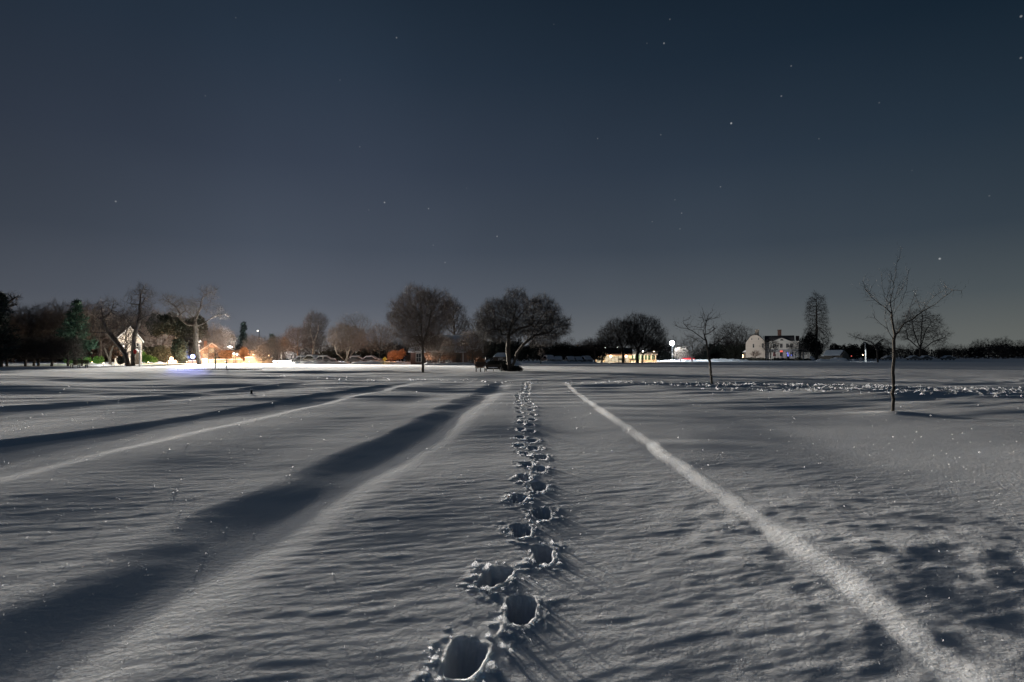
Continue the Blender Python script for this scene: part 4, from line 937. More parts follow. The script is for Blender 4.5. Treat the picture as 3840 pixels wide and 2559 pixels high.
wall_seg('garden_wall', 'low orange-lit stone wall under the rounded bush and the blue lamp', 630, 742, 1354, 121, STONE, 1)
wall_seg('garden_wall', 'cream-lit stone wall right of the gnarled trunk', 758, 905, 1349, 120, STONE, 2)
wall_seg('garden_wall', 'orange block wall behind the lit many-stemmed bush', 918, 1020, 1341, 119, STONE, 3)

# barn-like house behind the shade tree
p = Px(1690, 1354, 108)
t = thing('barn_house', 'large barn-like brick house with long snowy roof and dormers, half hidden by trees', 'house', p.loc)
xl, xr_ = p(1540, 1330)[0], p(1798, 1330)[0]; ze = p(1690, 1318)[2]; zr = p(1690, 1259)[2]; D = 8
mb = MB(); mb.b2(xl, xr_, 0, D, -.3, ze); mb.extrude_x([(0, ze), (D, ze), (D / 2, zr - .2)], xl, xl + .3); mb.extrude_x([(0, ze), (D, ze), (D / 2, zr - .2)], xr_ - .3, xr_); mb.make('wall', BRICK, t)
mb = MB()
for (a, b) in (((-.5, ze - .25), (D / 2, zr)), ((D / 2, zr), (D + .5, ze - .25))): mb.extrude_x([a, b, (b[0], b[1] + .25), (a[0], a[1] + .25)], xl - .4, xr_ + .4)
rf = mb.make('roof', SNOWCAP, t)
for (a, b, tp, bt) in ((1655, 1690, 1270, 1300), (1712, 1752, 1276, 1306)):
    da, db = p(a, 1290)[0], p(b, 1290)[0]; z1 = p(a, tp + 10)[2]; z0 = p(a, bt)[2]; zt = p(a, tp)[2]
    mb = MB(); mb.b2(da, db, .9, 3.6, z0, z1); mb.extrude([(da, z1), (db, z1), ((da + db) / 2, zt)], .9, 3.8); dm = mb.make('dormer', BRICK, t)
    mb = MB(); mc = (da + db) / 2
    for (u, v) in (((da - .15, z1 - .1), (mc, zt + .03)), ((mc, zt + .03), (db + .15, z1 - .1))): mb.extrude([u, v, (v[0], v[1] + .14), (u[0], u[1] + .14)], .7, 3.9)
    mb.make('dormer_roof', SNOWCAP, dm); window(dm, mc - .45, mc + .45, z0 + .55, z1 - .1, .9)
pa, pb = p(1698, 1330)[0], p(1740, 1330)[0]; zp = p(1700, 1322)[2]; zq = p(1700, 1308)[2]
mb = MB(); mb.extrude_x([(-2.2, zp), (0, zp), (0, zq)], pa - .3, pb + .3); pr = mb.make('porch_roof', SNOWCAP, t)
for x in (pa, pb):
    mb = MB(); mb.b2(x - .08, x + .08, -2.1, -1.94, -.2, zp - .003); mb.make('porch_post', WHITE, t)
mb = MB(); mb.b2((pa + pb) / 2 - .5, (pa + pb) / 2 + .5, -.08, .02, 0, 2.0); d = mb.make('door', WOOD, t); mb = MB(); mb.ball(((pa + pb) / 2 + .4, -.12, 1), .05, 8, 6); mb.make('handle', GREY, d)
for x in (1570, 1610, 1650, 1680, 1765):
    q = p(x, 1330)[0]; window(t, q - .45, q + .45, .5, ze - .45, 0)
mb = MB(); q = p(1600, 1250)[0]; mb.b2(q - .4, q + .4, D / 2 + .5, D / 2 + 1.3, zr - .8, zr + .9); mb.make('chimney', BRICK, rf)
# small hipped roof behind the bench
p = Px(1875, 1353, 122)
t = thing('small_house', 'small house with low pale roof behind the bench at the big tree', 'house', p.loc)
xl, xr_ = p(1848, 1340)[0], p(1908, 1340)[0]; ze = p(1875, 1339)[2]; zr = p(1875, 1323)[2]
mb = MB(); mb.b2(xl + .2, xr_ - .2, 0, 4, -.3, ze); mb.make('wall', WOOD, t)
mb = MB(); cxm = (xl + xr_) / 2
for q in ([(xl, -.3), (xr_, -.3)], [(xr_, -.3), (xr_, 4.3)], [(xr_, 4.3), (xl, 4.3)], [(xl, 4.3), (xl, -.3)]):
    top = {0: [(cxm + .8, 2), (cxm - .8, 2)], 1: [(cxm + .8, 2)], 2: [(cxm - .8, 2), (cxm + .8, 2)], 3: [(cxm - .8, 2)]}[[[(xl, -.3), (xr_, -.3)], [(xr_, -.3), (xr_, 4.3)], [(xr_, 4.3), (xl, 4.3)], [(xl, 4.3), (xl, -.3)]].index(q)]
    mb.poly([(*q[0], ze + .01), (*q[1], ze + .01)] + [(*v, zr) for v in top])
mb.poly([(xl, 4.3, ze + .01), (xr_, 4.3, ze + .01), (xr_, -.3, ze + .01), (xl, -.3, ze + .01)]); mb.make('roof', SNOWCAP, t)
window(t, cxm - .4, cxm + .4, .6, ze - .3, 0)

# lit pavilion and the green-posted porch beside it
p = Px(2300, 1360, 139).face()
t = thing('pavilion', 'low pavilion with glowing cream window wall and orange door lamps under the oaks', 'pavilion', p.loc, p.rz)
xl, xr_ = p(2228, 1345)[0], p(2366, 1345)[0]; ze = p(2300, 1331)[2]; zr = p(2300, 1306)[2]
WARMWALL = mat('warm_wall', (.62, .50, .36), .8, .08, 1)
mb = MB(); mb.b2(xl, xr_, 0, 6, -.3, ze); mb.make('wall', WARMWALL, t)
mb = MB(); mb.b2(xl - .3, xr_ + .3, -.06, -.003, ze - .18, ze + .12); mb.make('fascia', BRICK, t)
mb = MB(); gable_x(mb, xl, xr_, -.9, 6, ze + .125, zr - ze, .4); mb.make('roof', ROOF, t)
WGLOW = lamp_mat('lit_window_cream', (1.0, .84, .58), .75)
xs = [p(v, 1345)[0] for v in (2269, 2281, 2293, 2306, 2319, 2332)]
for a, b in zip(xs[:-1], xs[1:]): window(t, a + .06, b - .06, .15, ze - .35, 0, WGLOW, WOODG, .05, (0, 0))
a, b = p(2237, 1345)[0], p(2254, 1345)[0]; window(t, a, b, .15, ze - .35, 0, WGLOW, WOODG, .05, (1, 0))
a, b = p(2343, 1345)[0], p(2357, 1345)[0]; window(t, a, b, .15, ze - .35, 0, WGLOW, WOODG, .05, (0, 0))
for v in (2243, 2290, 2348):
    x = p(v, 1337)[0]; mb = MB(); mb.ball((x, -.35, ze - .35), .26, 10, 8); mb.make('wall_lamp', LAMP_WARM, t, smooth=True); point('wall_light', t, (x, -1.3, ze - .5), 260, (1, .80, .52), .2)
for (v, h) in ((2270, 1307), (2316, 1304)):
    lamp_post('globe_lamp', 'small white lamp above the ' + ('left' if v == 2270 else 'middle') + ' part of the pavilion roof', v, 1358, h, 150, METAL, LAMP_WHITE, .2, .05, 'globe', group='small lamps over the pavilion')
p = Px(2412, 1358, 143).face()
t = thing('porch', 'open porch with cream posts and green back wall right of the pavilion', 'porch', p.loc, p.rz)
xl, xr_ = p(2364, 1345)[0], p(2462, 1345)[0]; ze = p(2412, 1332)[2]; zr = p(2412, 1318)[2]
mb = MB(); mb.b2(xl, xr_, 3.0, 3.3, -.3, ze); mb.make('back_wall', GREEN, t)
mb = MB(); mb.b2(xl, xr_, -.15, -.02, .05, .62); mb.make('low_wall', WARMWALL, t)
mb = MB(); gable_x(mb, xl, xr_, -.5, 3.5, ze + .003, zr - ze, .3); mb.make('roof', SNOWCAP, t)
for v in (2366, 2378, 2402, 2416, 2428, 2442, 2458):
    x = p(v, 1345)[0]; mb = MB(); mb.b2(x - .14, x + .14, -.36, -.16, -.2, ze - .003); mb.make('post', CREAM, t)
point('porch_or_front_light', t, ((xl + xr_) / 2 - 1, 1.2, ze - .5), 500, (1, .80, .55), .2); point('porch_or_front_light', t, (xl + 1.0, -2.2, ze - .2), 420, (1, .86, .62), .2); point('porch_or_front_light', t, (xr_ - 1.2, -2.2, ze - .2), 420, (1, .66, .40), .2)
for (v, h, lab) in ((2412, 1318, 'white lamp at the eave over the green-posted porch'), (2452, 1318, 'yellowish lamp at the right eave of the green-posted porch')):
    lamp_post('globe_lamp', lab, v, 1358, h, 140.5, METAL, LAMP_WHITE if v == 2412 else LAMP_WARM, .17, .05, 'globe')

# white mansion
p = Px(2915, 1352, 208).face()
t = thing('mansion', 'white two-storey mansion with curved cream gable end, pediment and three chimneys', 'house', p.loc, p.rz)
X = lambda v: p(v, 1300)[0]; Z = lambda v: p(2900, v)[2]
zb = -.3
# gable-end block (turned towards us)
mb = MB(); x0, x1 = X(2794), X(2868)
prof = [(x0, zb), (x1, zb)] + [(X(a), Z(b)) for a, b in ((2868, 1283), (2860, 1272), (2848, 1262), (2838, 1256), (2830, 1255), (2820, 1257), (2812, 1262), (2803, 1274), (2794, 1284))]
mb.extrude(prof, 0, 13); w_ = mb.make('wall', CREAM, t)
mb = MB(); pr = prof[2:]; mb.extrude([(a, b + .02) for a, b in pr] + [(a + (.12 if k > 4 else -.0) * 0, b + .28) for k, (a, b) in reversed(list(enumerate(pr)))], -.25, 13.1); mb.make('gable_roof', ROOF, t)
for (a, b, c, d) in ((2821, 2827, 1290, 1304), (2857, 2863, 1289, 1304), (2821, 2827, 1320, 1334)): window(t, X(a), X(b), Z(d), Z(c), 0, mull=(0, 1))
for v in (2818, 2844): window(t, X(v) - .14, X(v) + .14, Z(1274), Z(1268), 0, mull=(0, 0), ft=.04)
# main front set back
xm0, xm1 = X(2868) + .01, X(2994); ym = 3.0
mb = MB(); mb.b2(xm0, xm1, ym, 13, zb, Z(1283)); mb.make('front_wall', WHITE, t)
mb = MB(); prf = [(ym - .4, Z(1283)), (13.4, Z(1283)), (11.5, Z(1262)), (9, Z(1257)), (7, Z(1257)), (4.6, Z(1265))]; mb.extrude_x(prf, xm0 - .2, xm1 - 1.2); rf = mb.make('roof', ROOF, t)
xp0, xp1 = X(2902), X(2962); zpb = Z(1283); mb = MB(); mb.extrude([(xp0 - .2, zpb + .35), (xp1 + .2, zpb + .35), ((xp0 + xp1) / 2, Z(1267))], ym - .9, ym + 3); ped = mb.make('pediment', WHITE, t)
mb = MB(); cxp = (xp0 + xp1) / 2; zz = zpb + .55; mb.extrude([(cxp + .55 * math.cos(k * math.pi / 8), zz + .6 * math.sin(k * math.pi / 8)) for k in range(9)], ym - .95, ym - .905); mb.make('fanlight', GLASS, ped)
mb = MB(); mb.b2(xm0 + 1.5, xm1 + .3, ym - .95, ym + .2, zpb - .1, zpb + .35); mb.make('cornice', WHITE, t)
for v in (2905, 2930, 2953, 2968): window(t, X(v) - .42, X(v) + .42, Z(1304), Z(1289), ym, mull=(1, 2))
# porch along the ground floor
zpr0, zpr1 = Z(1318), Z(1310)
mb = MB(); mb.extrude_x([(ym - 2.6, zpr0), (ym - .01, zpr0), (ym - .01, zpr1)], X(2872), X(2996)); mb.make('porch_roof', SNOWCAP, t)
for v in (2892, 2916, 2944, 2962, 2980):
    mb = MB(); mb.tube([(X(v), ym - 2.4, zb), (X(v), ym - 2.4, zpr0 - .01)], .15, 8); mb.make('column', WHITE, t)
RD = mat('dull_red_curtain', (.16, .05, .06), .6, .2, 2)
for v, g_ in ((2903, RD), (2930, GLASS), (2968, GLASS)): window(t, X(v) - .45, X(v) + .45, Z(1336), Z(1321), ym, g_, mull=(1, 1))
mb = MB(); mb.b2(X(2949), X(2949) + 1.0, ym - .08, ym + .01, 0, 2.2); d = mb.make('door', WOOD, t); mb = MB(); mb.ball((X(2949) + .85, ym - .12, 1.0), .05, 8, 6); mb.make('handle', GREY, d)
mb = MB(); mb.b2(X(2925), X(2935), ym - 2.75, ym - 2.65, Z(1321), Z(1315)); mb.make('red_light', LAMP_RED, t)
for v, zv, s in ((2953, 1325, .26), (2955, 1333, .32), (2967, 1333, .18)):
    mb = MB(); mb.ball((X(v), ym - 2.3, Z(zv)), s, 8, 6, (1, .6, 1.4)); mb.make('blue_light', LAMP_INDIGO, t, smooth=True)
for x, y0, y1, m_ in ((2836, 1232, 1262, STONE), (2924, 1234, 1262, BRICK)):
    mb = MB(); mb.b2(X(x) - .65, X(x) + .65, 7.2, 8.4, Z(y1) - .8, Z(y0)); mb.b2(X(x) - .75, X(x) + .75, 7.1, 8.5, Z(y0) - .25, Z(y0) - .1); mb.make('chimney', m_, rf)
mb = MB(); mb.b2(X(2986), X(3000), 9, 10.4, Z(1290), Z(1258)); mb.make('chimney', BRICK, rf)
# right lean-to and small left entry
mb = MB(); mb.b2(xm1 + .01, X(3036), ym + 1, 12, zb, Z(1322)); mb.make('side_wing', WHITE, t)
mb = MB(); mb.extrude([(xm1 + .01, Z(1322) + .005), (X(3040), Z(1322) + .005), (xm1 + .01, Z(1295))], ym + .6, 12.4); mb.make('wing_roof', ROOF, t)
window(t, X(3008), X(3014), Z(1343), Z(1330), ym + 1)
mb = MB(); mb.b2(X(2784), x0 - .01, 2, 6, zb, Z(1322)); mb.make('entry', WOODG, t); mb = MB(); mb.extrude([(X(2779), Z(1321)), (x0 - .01, Z(1321)), (x0 - .01, Z(1312))], 1.5, 6.5); mb.make('entry_roof', SNOWCAP, t)
mb = MB(); mb.b2(X(2780), X(2782), 1.7, 1.85, Z(1342), Z(1330)); mb.make('entry_light', LAMP_WARM, t)
spot('mansion_spot', t, (X(2760), -22, 5.5), (X(2860), 2, 4), 7500, (1, .90, .80), 80, .8, .4)  # bare spot without a fixture, brightens the mansion front
# grey shed on the right with snowy roof
p = Px(3120, 1350, 190).face(rad(-22))
t = thing('shed', 'grey wooden shed with a pale snowy roof right of the columnar tree', 'shed', p.loc, p.rz)
xl, xr_ = p(3088, 1340)[0], p(3162, 1340)[0]; ze = p(3120, 1332)[2]; zr = p(3120, 1315)[2]
mb = MB(); mb.b2(xl, xr_, 0, 5, -.3, ze); mb.extrude_x([(0, ze), (5, ze), (2.5, zr - .15)], xl, xl + .2); mb.extrude_x([(0, ze), (5, ze), (2.5, zr - .15)], xr_ - .2, xr_); mb.make('wall', WOODG, t)
mb = MB()
for (a, b) in (((-.4, ze - .15), (2.5, zr)), ((2.5, zr), (5.4, ze - .15))): mb.extrude_x([a, b, (b[0], b[1] + .18), (a[0], a[1] + .18)], xl - .3, xr_ - .6)
mb.make('roof', SNOWCAP, t)
mb = MB(); mb.b2(xl - 2.0, xl - .01, .3, 4, -.3, ze - .5); mb.make('lean_to', WOODG, t); mb = MB(); mb.b2(xl + 2.5, xl + 3.6, -.07, .01, 0, 1.7); mb.make('door', WOOD, t)

# ------------------------------------------------------------------ vehicles
def car_proto(name, label, cm, snow=True, group=None, loc=(0, 0, 0), rz=0.0):
    t = thing(name, label, 'car', loc, rz, group)
    L = 4.5; W = 1.75
    low = [(-2.2, .32), (-2.25, .62), (-2.1, .86), (-1.35, .93), (1.0, .98), (2.05, .88), (2.25, .62), (2.2, .32)]
    mb = MB(); mb.extrude(low[::-1], -W / 2, W / 2); mb.make('body', cm, t, bevel=.07)
    mb = MB(); cab = [(-1.45, .93), (-.85, 1.40), (.45, 1.45), (1.25, .97)]; mb.extrude(cab, -W / 2 + .12, W / 2 - .12); mb.make('cabin', GLASS, t, bevel=.05)
    mb = MB(); mb.extrude([(-.85, 1.39), (.45, 1.44), (.42, 1.49), (-.82, 1.46)][::-1], -W / 2 + .14, W / 2 - .14); mb.make('roof', cm, t, bevel=.03)
    for x in (-1.4, 1.4):
        for sy in (-1, 1):
            mb = MB(); mb.tube([(x, sy * (W / 2 - .12), .32), (x, sy * (W / 2 + .02), .32)], .33, 16); wl = mb.make('wheel', RUBBER, t)
            mb = MB(); mb.tube([(x, sy * (W / 2 + .015), .32), (x, sy * (W / 2 + .03), .32)], .2, 12); mb.make('rim', GREY, wl)
    for sy in (-.6, .6):
        mb = MB(); mb.box((-2.2, sy, .68), (.1, .34, .13)); mb.make('headlight', WHITE, t); mb = MB(); mb.box((2.2, sy, .72), (.1, .3, .14)); mb.make('tail_light', RED, t)
    if snow:
        rng = np.random.default_rng(7); nx, ny = 34, 12; xs = np.linspace(-2.12, 2.12, nx); ys = np.linspace(-W / 2 + .03, W / 2 - .03, ny)
        top = np.interp(xs, [-2.2, -2.1, -1.5, -.85, .45, 1.25, 2.05, 2.2], [.72, .88, .96, 1.46, 1.49, 1.0, .90, .7])
        XX, YY = np.meshgrid(xs, ys, indexing='ij'); edge = np.clip((1 - np.abs(YY) / (W / 2)) * 5, 0, 1) ** .5
        ZZ = top[:, None] + (.16 + .05 * fbm(XX * 2, YY * 2, 5, 2)) * edge - .06 * (1 - edge)
        V = np.stack([XX, YY, ZZ], -1).reshape(-1, 3); Vb = V.copy(); Vb[:, 2] = np.repeat(top, ny) - .08
        i = np.arange(nx - 1)[:, None] * ny + np.arange(ny - 1)[None]; q = np.stack([i, i + ny, i + ny + 1, i + 1], -1).reshape(-1, 4); n0 = len(V)
        rimv = [k for k in range(ny)] + [r * ny + ny - 1 for r in range(1, nx)] + [(nx - 1) * ny + k for k in range(ny - 2, -1, -1)] + [r * ny for r in range(nx - 2, 0, -1)]
        sides = np.array([[rimv[k], rimv[(k + 1) % len(rimv)], n0 + rimv[(k + 1) % len(rimv)], n0 + rimv[k]] for k in range(len(rimv))])
        o = link('snow_cover', np_mesh('snow_cover', np.concatenate([V, Vb]), np.concatenate([q, sides]), SNOWCAP, True), t)
    return t
def place(px, py, Y): q = Px(px, py, Y).loc; return (q[0], q[1], q[2])
G1 = 'snow-covered cars by the pale multi-stemmed tree'
c0 = car_proto('parked_car', 'snow-covered low car leftmost on the bright snow bank', CARP[0], True, G1, place(1138, 1363, 118), rad(5))
copy_tree(c0, place(1174, 1363, 117), rad(-30), 1.12, 'tallest snow-covered car, middle one on the bright snow bank', G1)
copy_tree(c0, place(1216, 1364, 116), rad(12), 1.05, 'snow-covered car at the right end of the three on the bright bank', G1)
G2 = 'snow-covered cars in a row before the long dark hedge'
for (x, lab, sc) in [(2056, 'leftmost and largest of the five snow-topped cars before the dark hedge', 1.1), (2093, 'second snow-topped car from the left before the dark hedge', .95), (2137, 'third snow-topped car, middle of the five before the dark hedge', .95),
                     (2166, 'fourth snow-topped car from the left before the dark hedge', .9), (2196, 'snow-topped car at the right end of the row near the oaks', 1.0)]:
    copy_tree(c0, place(x, 1357, 128), rad(90 + x % 7 * 3), sc, lab, G2)
G3 = 'snow-covered cars right of the pale multi-stemmed tree'
for (x, lab, rz) in [(1336, 'snow-covered car nearest the pale multi-stemmed tree on its right', 8), (1392, 'snow-covered car between the multi-stemmed tree and the yellow sign', -6)]:
    copy_tree(c0, place(x, 1359, 122), rad(rz), 1.0, lab, G3)
t = car_proto('parked_car', 'dark red car half hidden behind the white-lit shrub', CARP[3], False, None, place(2577, 1352, 178), rad(8))
G4 = 'dim cars before the far right wood'
c1 = car_proto('parked_car', 'dim white-roofed car left of the wide many-limbed tree foot', CARP[0], True, G4, place(3330, 1347, 215), rad(4))
for (x, lab) in [(3425, 'dim snowy car under the left limbs of the wide many-limbed tree'), (3470, 'dim snowy car right of the wide many-limbed tree trunk'), (3555, 'dim snowy car farthest right before the far wood')]:
    copy_tree(c1, place(x, 1347, 212), rad(x % 9), 1.05, lab, G4)
for (x, y, m_, lab) in [(3180, 1335, LAMP_WHITE, 'tiny white light low in the dark right of the shed'), (3193, 1336, LAMP_RED, 'tiny red light low in the dark right of the shed'), (3236, 1332, LAMP_WARM, 'tiny orange light left of the white pole')]:
    p = Px(x, 1349, 205); z = p(x, y)[2]; t = thing('marker_light', lab, 'marker light', p.loc); mb = MB(); mb.tube([(0, 0, -.2), (0, 0, z)], .05, 6); mb.make('post', METAL, t); mb = MB(); mb.ball((0, 0, z), .16, 8, 6); mb.make('bulb', m_, t, smooth=True)

# ------------------------------------------------------------------ benches, signs, posts
def bench(name, label, loc, L, rz=0.0, snow=True, m=WOOD, back=True):
    t = thing(name, label, 'bench', loc, rz)
    mb = MB()
    for k in range(4): mb.b2(-L / 2, L / 2, -.22 + k * .12, -.12 + k * .12, .42, .46)
    mb.make('seat', m, t)
    for x in (-L / 2 + .12, 0, L / 2 - .12):
        mb = MB(); mb.b2(x - .04, x + .04, -.20, -.12, -.15, .417); mb.b2(x - .04, x + .04, .12, .20, -.15, .417); mb.b2(x - .04, x + .04, -.20, .20, .36, .415); mb.make('leg', METAL, t)
    if back:
        mb = MB()
        for k in range(4): mb.b2(-L / 2, L / 2, .27, .31, .54 + k * .12, .64 + k * .12)
        mb.make('backrest', m, t)
    if snow:
        mb = MB(); n = 12; r_ = random.Random(3); pr = [(-L / 2 + .05 + (L - .1) * k / n, .465 + (.02 if k in (0, n) else .09 + r_.uniform(0, .05))) for k in range(n + 1)]
        mb.extrude([(-L / 2 + .05, .463), (L / 2 - .05, .463)] + pr[::-1], -.2, .22); mb.make('snow_cap', SNOWCAP, t, bevel=.02)
    return t
bq = Px(1851, 1394)
t = thing('box_bench', 'dark box bench seen from behind with a strip of snow, beside the dark mound', 'bench', bq.loc)
mb = MB(); mb.b2(-.80, .80, -.03, .03, .22, .66); mb.make('back_panel', WOOD, t, bevel=.01)
mb = MB(); mb.b2(-.80, .80, .035, .50, .40, .45); mb.make('seat', WOOD, t)
for x in (-.72, 0, .72):
    mb = MB(); mb.b2(x - .035, x + .035, -.08, -.033, -.15, .40); mb.make('leg', GREY, t)
mb = MB(); mb.extrude([(-.55, .36), (.42, .36), (.40, .42), (.0, .45), (-.52, .42)], -.16, -.033); mb.make('snow_strip', SNOWCAP, t)
mb = MB(); mb.b2(-.85, .85, -.05, .05, .663, .70); mb.make('top_rail', WOOD, t)
bench('bench', 'dark bench end with thin legs under the square red-brown bush', Px(1802, 1396, None).loc, 1.1, 0, False)
bench('park_bench', 'dark park bench with back before the green-lit hedge on the left', Px(296, 1382, None).loc, 2.1, 0, False, WOOD)
for (x, lab) in [(2254, 'dark bench before the left glowing windows of the pavilion'), (2333, 'dark bench before the right glowing windows of the pavilion'), (2375, 'dark bench before the green-posted porch')]:
    t = bench('bench', lab, Px(x, 1360, 133).loc, 1.7, 0, False, WOOD); t['group'] = 'benches before the pavilion'
p = Px(1741 + 0, 1362); 
t = thing('post', 'dark slim post behind the dark bench', 'post', Px(1822, 1392).loc); mb = MB(); mb.tube([(0, 0, -.2), (0, 0, 1.35)], [.04, .035], 8); mb.make('pole', METAL, t); mb = MB(); mb.ball((0, 0, 1.37), .05, 8, 6); mb.make('cap', METAL, t)
# marker post in the snow on the left
p = Px(943, 1482); t = thing('marker_post', 'short black marker post standing alone in the snow, casting a thin shadow', 'marker post', p.loc)
mb = MB(); mb.tube([(0, 0, -.3), (0, 0, .17)], [.045, .042], 10); mb.make('post', METAL, t, smooth=True); mb = MB(); mb.tube([(0, 0, .17), (0, 0, .20)], [.05, .045], 10); mb.make('cap', SNOWCAP, t)
# yellow crossing sign
p = Px(1437, 1365, 108); t = thing('road_sign', 'small yellow diamond road sign on a post left of the orange-lit bush', 'road sign', p.loc)
z = p(1437, 1347)[2]; mb = MB(); mb.b2(-.05, .05, -.04, .04, -.2, z + .2); mb.make('post', METAL, t)
mb = MB(); s_ = .45; mb.extrude([(.3, z - s_), (.3 + s_, z), (.3, z + s_), (.3 - s_, z)], -.09, -.05); mb.make('plate', YELLOW, t)
for (x, y0, y1, Y, m_, lab) in [(628, 1334, 1364, 105, METAL, 'dark post before the orange-lit rounded bush'), (1055, 1322, 1364, 112, WOODG, 'pale thin post at the right end of the orange walls'),
                               (1128, 1336, 1358, 116, WHITE, 'white stake behind the leftmost snow-covered car'), (1211, 1336, 1362, 114, WHITE, 'white stake beside the right snow-covered car'),
                               (782, 1290, 1364, 111, WOODG, 'tall thin pale pole right of the gnarled trunk'), (1822 + 0, 1300, 1352, 118, METAL, 'thin dark pole behind the dark bench hedge'), (2891, 1318, 1353, 197, WHITE, 'white post before the left part of the mansion porch')]:
    p = Px(x, y1, Y); t = thing('stake', lab, 'post', p.loc); H = p(x, y0)[2]; mb = MB(); mb.tube([(0, 0, -.3), (0, 0, H)], [.07, .05], 8); mb.make('pole', m_, t); mb = MB(); mb.ball((0, 0, H), .07, 8, 6); mb.make('cap', m_, t)
# round planting bed with two saplings
p = Px(830, 1388); o = MB()
n = 40; o.poly([(4.2 * math.cos(k * 2 * math.pi / n) * (1 + .06 * math.sin(3 * k)), 1.5 * math.sin(k * 2 * math.pi / n), .06 + .0 * k) for k in range(n)])
rngb = np.random.default_rng(4); V, Fc = leaf_cloud([(np.array([0, 0, .03]), np.array([4.3, 1.7, .09]))], 5000, .07, rngb)
o = link('planting_bed', np_mesh('planting_bed', V, Fc, SOIL), None, p.loc); tag(o, 'dark oval planting bed of bare soil around the two wrapped saplings', 'flower bed')
for (x, y, tp, lab, sd_) in [(807, 1384, 1312, 'dark sapling wrapped in green at its foot, left one in the planting bed', 201), (849, 1384, 1340, 'shorter thin sapling, right one in the planting bed', 202)]:
    p2 = Px(x, y); t = px_tree('sapling', lab, (x, y), [(x, tp + 12, 8, 12)], .05, 30, sd_, limbs=[[(x, y), (x, (y + tp) / 2), (x, tp + 4)]], step=.3, tw=3, tl=.4, twd=.008, rt=.012)
    mb = MB(); a = p2(x, y - 14)[2]; b = p2(x, y - 44 if x == 807 else y - 28)[2]; mb.tube([(0, 0, a * .6), (0, 0, b)], [.10, .08], 8); mb.make('wrap', GREEN, t)
# snow banks pushed up along the roads
def bank(label, pts, w, Y, seed, h0=.35):
    p = Px(pts[0][0], 1362, Y); rng = np.random.default_rng(seed); x0 = p(pts[0][0], 1350)[0]; x1 = p(pts[-1][0], 1350)[0]
    n = int((x1 - x0) / .18) + 4; m = 12; xs = np.linspace(x0, x1, n); t_ = np.linspace(-1, 1, m)
    hx = np.interp(xs, [p(a, 1350)[0] for a, b in pts], [b for a, b in pts])
    XX, TT = np.meshgrid(xs, t_, indexing='ij'); endf = np.clip(np.minimum(XX - x0, x1 - XX) / .8, 0, 1) ** .5
    ZZ = hx[:, None] * (1 - TT ** 2) * endf * (.65 + .6 * vnoise(XX / .7, TT * 2, seed) + .25 * vnoise(XX / .25, TT * 5, seed + 1)) - .06
    V = np.stack([XX, TT * w, ZZ], -1).reshape(-1, 3); i = np.arange(n - 1)[:, None] * m + np.arange(m - 1)[None]
    q = np.stack([i, i + m, i + m + 1, i + 1], -1).reshape(-1, 4)
    o = link('snow_bank', np_mesh('snow_bank', V, q, SNOWCAP, True), None, p.loc); tag(o, label, 'snow bank', 'snow banks along the roads')
bank('long bright snow bank in front of the three snow-covered cars', [(1060, .1), (1110, .5), (1180, .7), (1250, .5), (1320, .35)], 1.3, 111, 1)
bank('lumpy snow bank between the multi-stemmed tree and the orange bush', [(1312, .5), (1400, .7), (1500, .5), (1590, .55)], .9, 109, 2)
bank('snow bank along the foot of the barn-like house up to the bench', [(1585, .5), (1700, .45), (1880, .5), (1960, .5)], .9, 97, 3)
bank('lumpy snow bank in front of the five snow-topped cars', [(1950, .45), (2100, .5), (2240, .35)], .8, 121, 4)
bank('bright snow bank at the foot of the lamp post', [(2470, .2), (2560, .5), (2660, .45)], 1.0, 173, 5)
bank('bright snow bank before the hedge left of the mansion', [(2655, .55), (2740, .7), (2810, .3)], 1.0, 190, 6)
bank('white heaped snow before the grey shed', [(3060, .5), (3090, .7), (3110, .5), (3135, 1.2), (3165, .9), (3180, .4)], 1.2, 182, 7)
bank('small white snow heap just right of the shed', [(3186, .4), (3200, .8), (3216, .4)], 1.0, 182, 8)
bank('bright snow strip before the left leaning tree and cottage', [(322, .3), (370, .35), (426, .3)], .6, 90, 9)
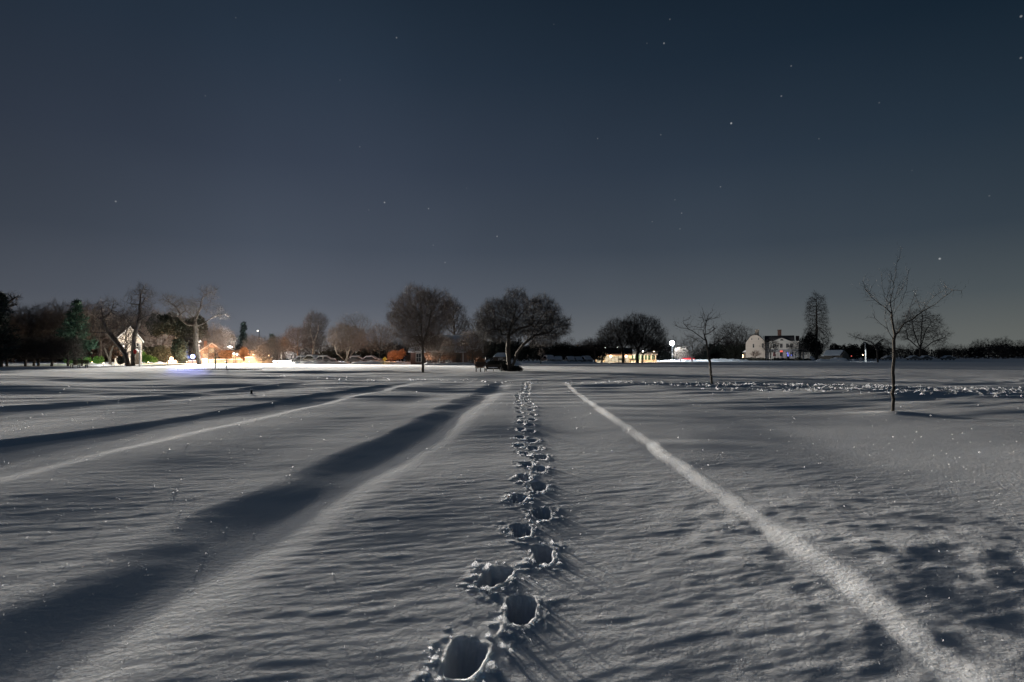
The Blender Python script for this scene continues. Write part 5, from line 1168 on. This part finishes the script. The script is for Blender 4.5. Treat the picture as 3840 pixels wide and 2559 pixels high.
# plank fence behind the orange bush
p = Px(1555, 1355, 120); t = thing('plank_fence', 'dark upright plank fence right of the orange-lit bush', 'fence', p.loc)
a, b = p(1522, 1340)[0], p(1585, 1340)[0]; mb = MB(); n = 14
for k in range(n): x = a + (b - a) * k / n; mb.b2(x, x + (b - a) / n - .03, -.02, .02, -.2, 1.75 + (k % 3) * .03)
mb.make('planks', WOOD, t); mb = MB(); mb.b2(a, b, .023, .08, .4, .5); mb.b2(a, b, .023, .08, 1.3, 1.4); mb.make('rails', WOOD, t)

# brush lit by the cottage lamps
hedge('lit_bush', 'pinkish lit bush at the left corner of the cottage', [(432, 1312, 20, 30), (446, 1330, 14, 22)], (435, 1364), 96, HEDGE_DRY, 2600, .10, 301, 'bush')
px_tree('bare_tree', 'dark scraggy bare tree crossing the cottage front between the leaning trees', (470, 1370), [(472, 1270, 34, 46), (490, 1310, 24, 30)], .12, 500, 302, Y=94, step=.5, tw=3, tl=.9, twd=.014, rt=.018)
hedge('dark_shrub', 'dark low shrub at the foot of the leaning trees', [(452, 1352, 14, 16), (468, 1345, 10, 18)], (458, 1370), 91, IVY, 2600, .08, 303, 'shrub')

px_tree('bare_tree', 'low warm-lit bare tree before the left part of the barn-like house', (1650, 1355), [(1650, 1298, 52, 36), (1690, 1312, 34, 26)], .11, 900, 311, Y=97, twig=TWIG_BROWN, step=.5, tw=7, tl=.9, twd=.009, rt=.012)
px_tree('bare_tree', 'low warm-lit bare tree before the right end of the barn-like house', (1772, 1354), [(1770, 1292, 46, 40), (1800, 1310, 30, 30)], .11, 900, 312, Y=97, twig=TWIG_BROWN, step=.5, tw=7, tl=.9, twd=.009, rt=.012)

for (x, tp, w_, Y, sd_, lab) in [(805, 1222, 46, 150, 321, 'bushy brownish bare tree behind the gabled pink house'), (842, 1238, 34, 158, 322, 'smaller hazy bare tree just right of the one behind the gabled pink house'),
                                 (955, 1262, 36, 150, 323, 'hazy low bare tree behind the block wall left of the lit many-stemmed bush'), (1038, 1268, 40, 146, 324, 'hazy low bare tree behind the pale thin post at the right wall end'),
                                 (590, 1185, 50, 140, 325, 'tall hazy bare tree behind the ivy thicket, right of the cottage')]:
    px_tree('bare_tree', lab, (x, 1360), [(x, (tp + 1330) / 2, w_, (1330 - tp) / 2), (x + 14, tp + 50, w_ * .7, 34), (x - 16, tp + 60, w_ * .7, 34)], .2, 900, sd_, Y=Y, twig=TWIG_BROWN, step=.75, tw=6, tl=1.2, twd=.010, rt=.014, up=.18)
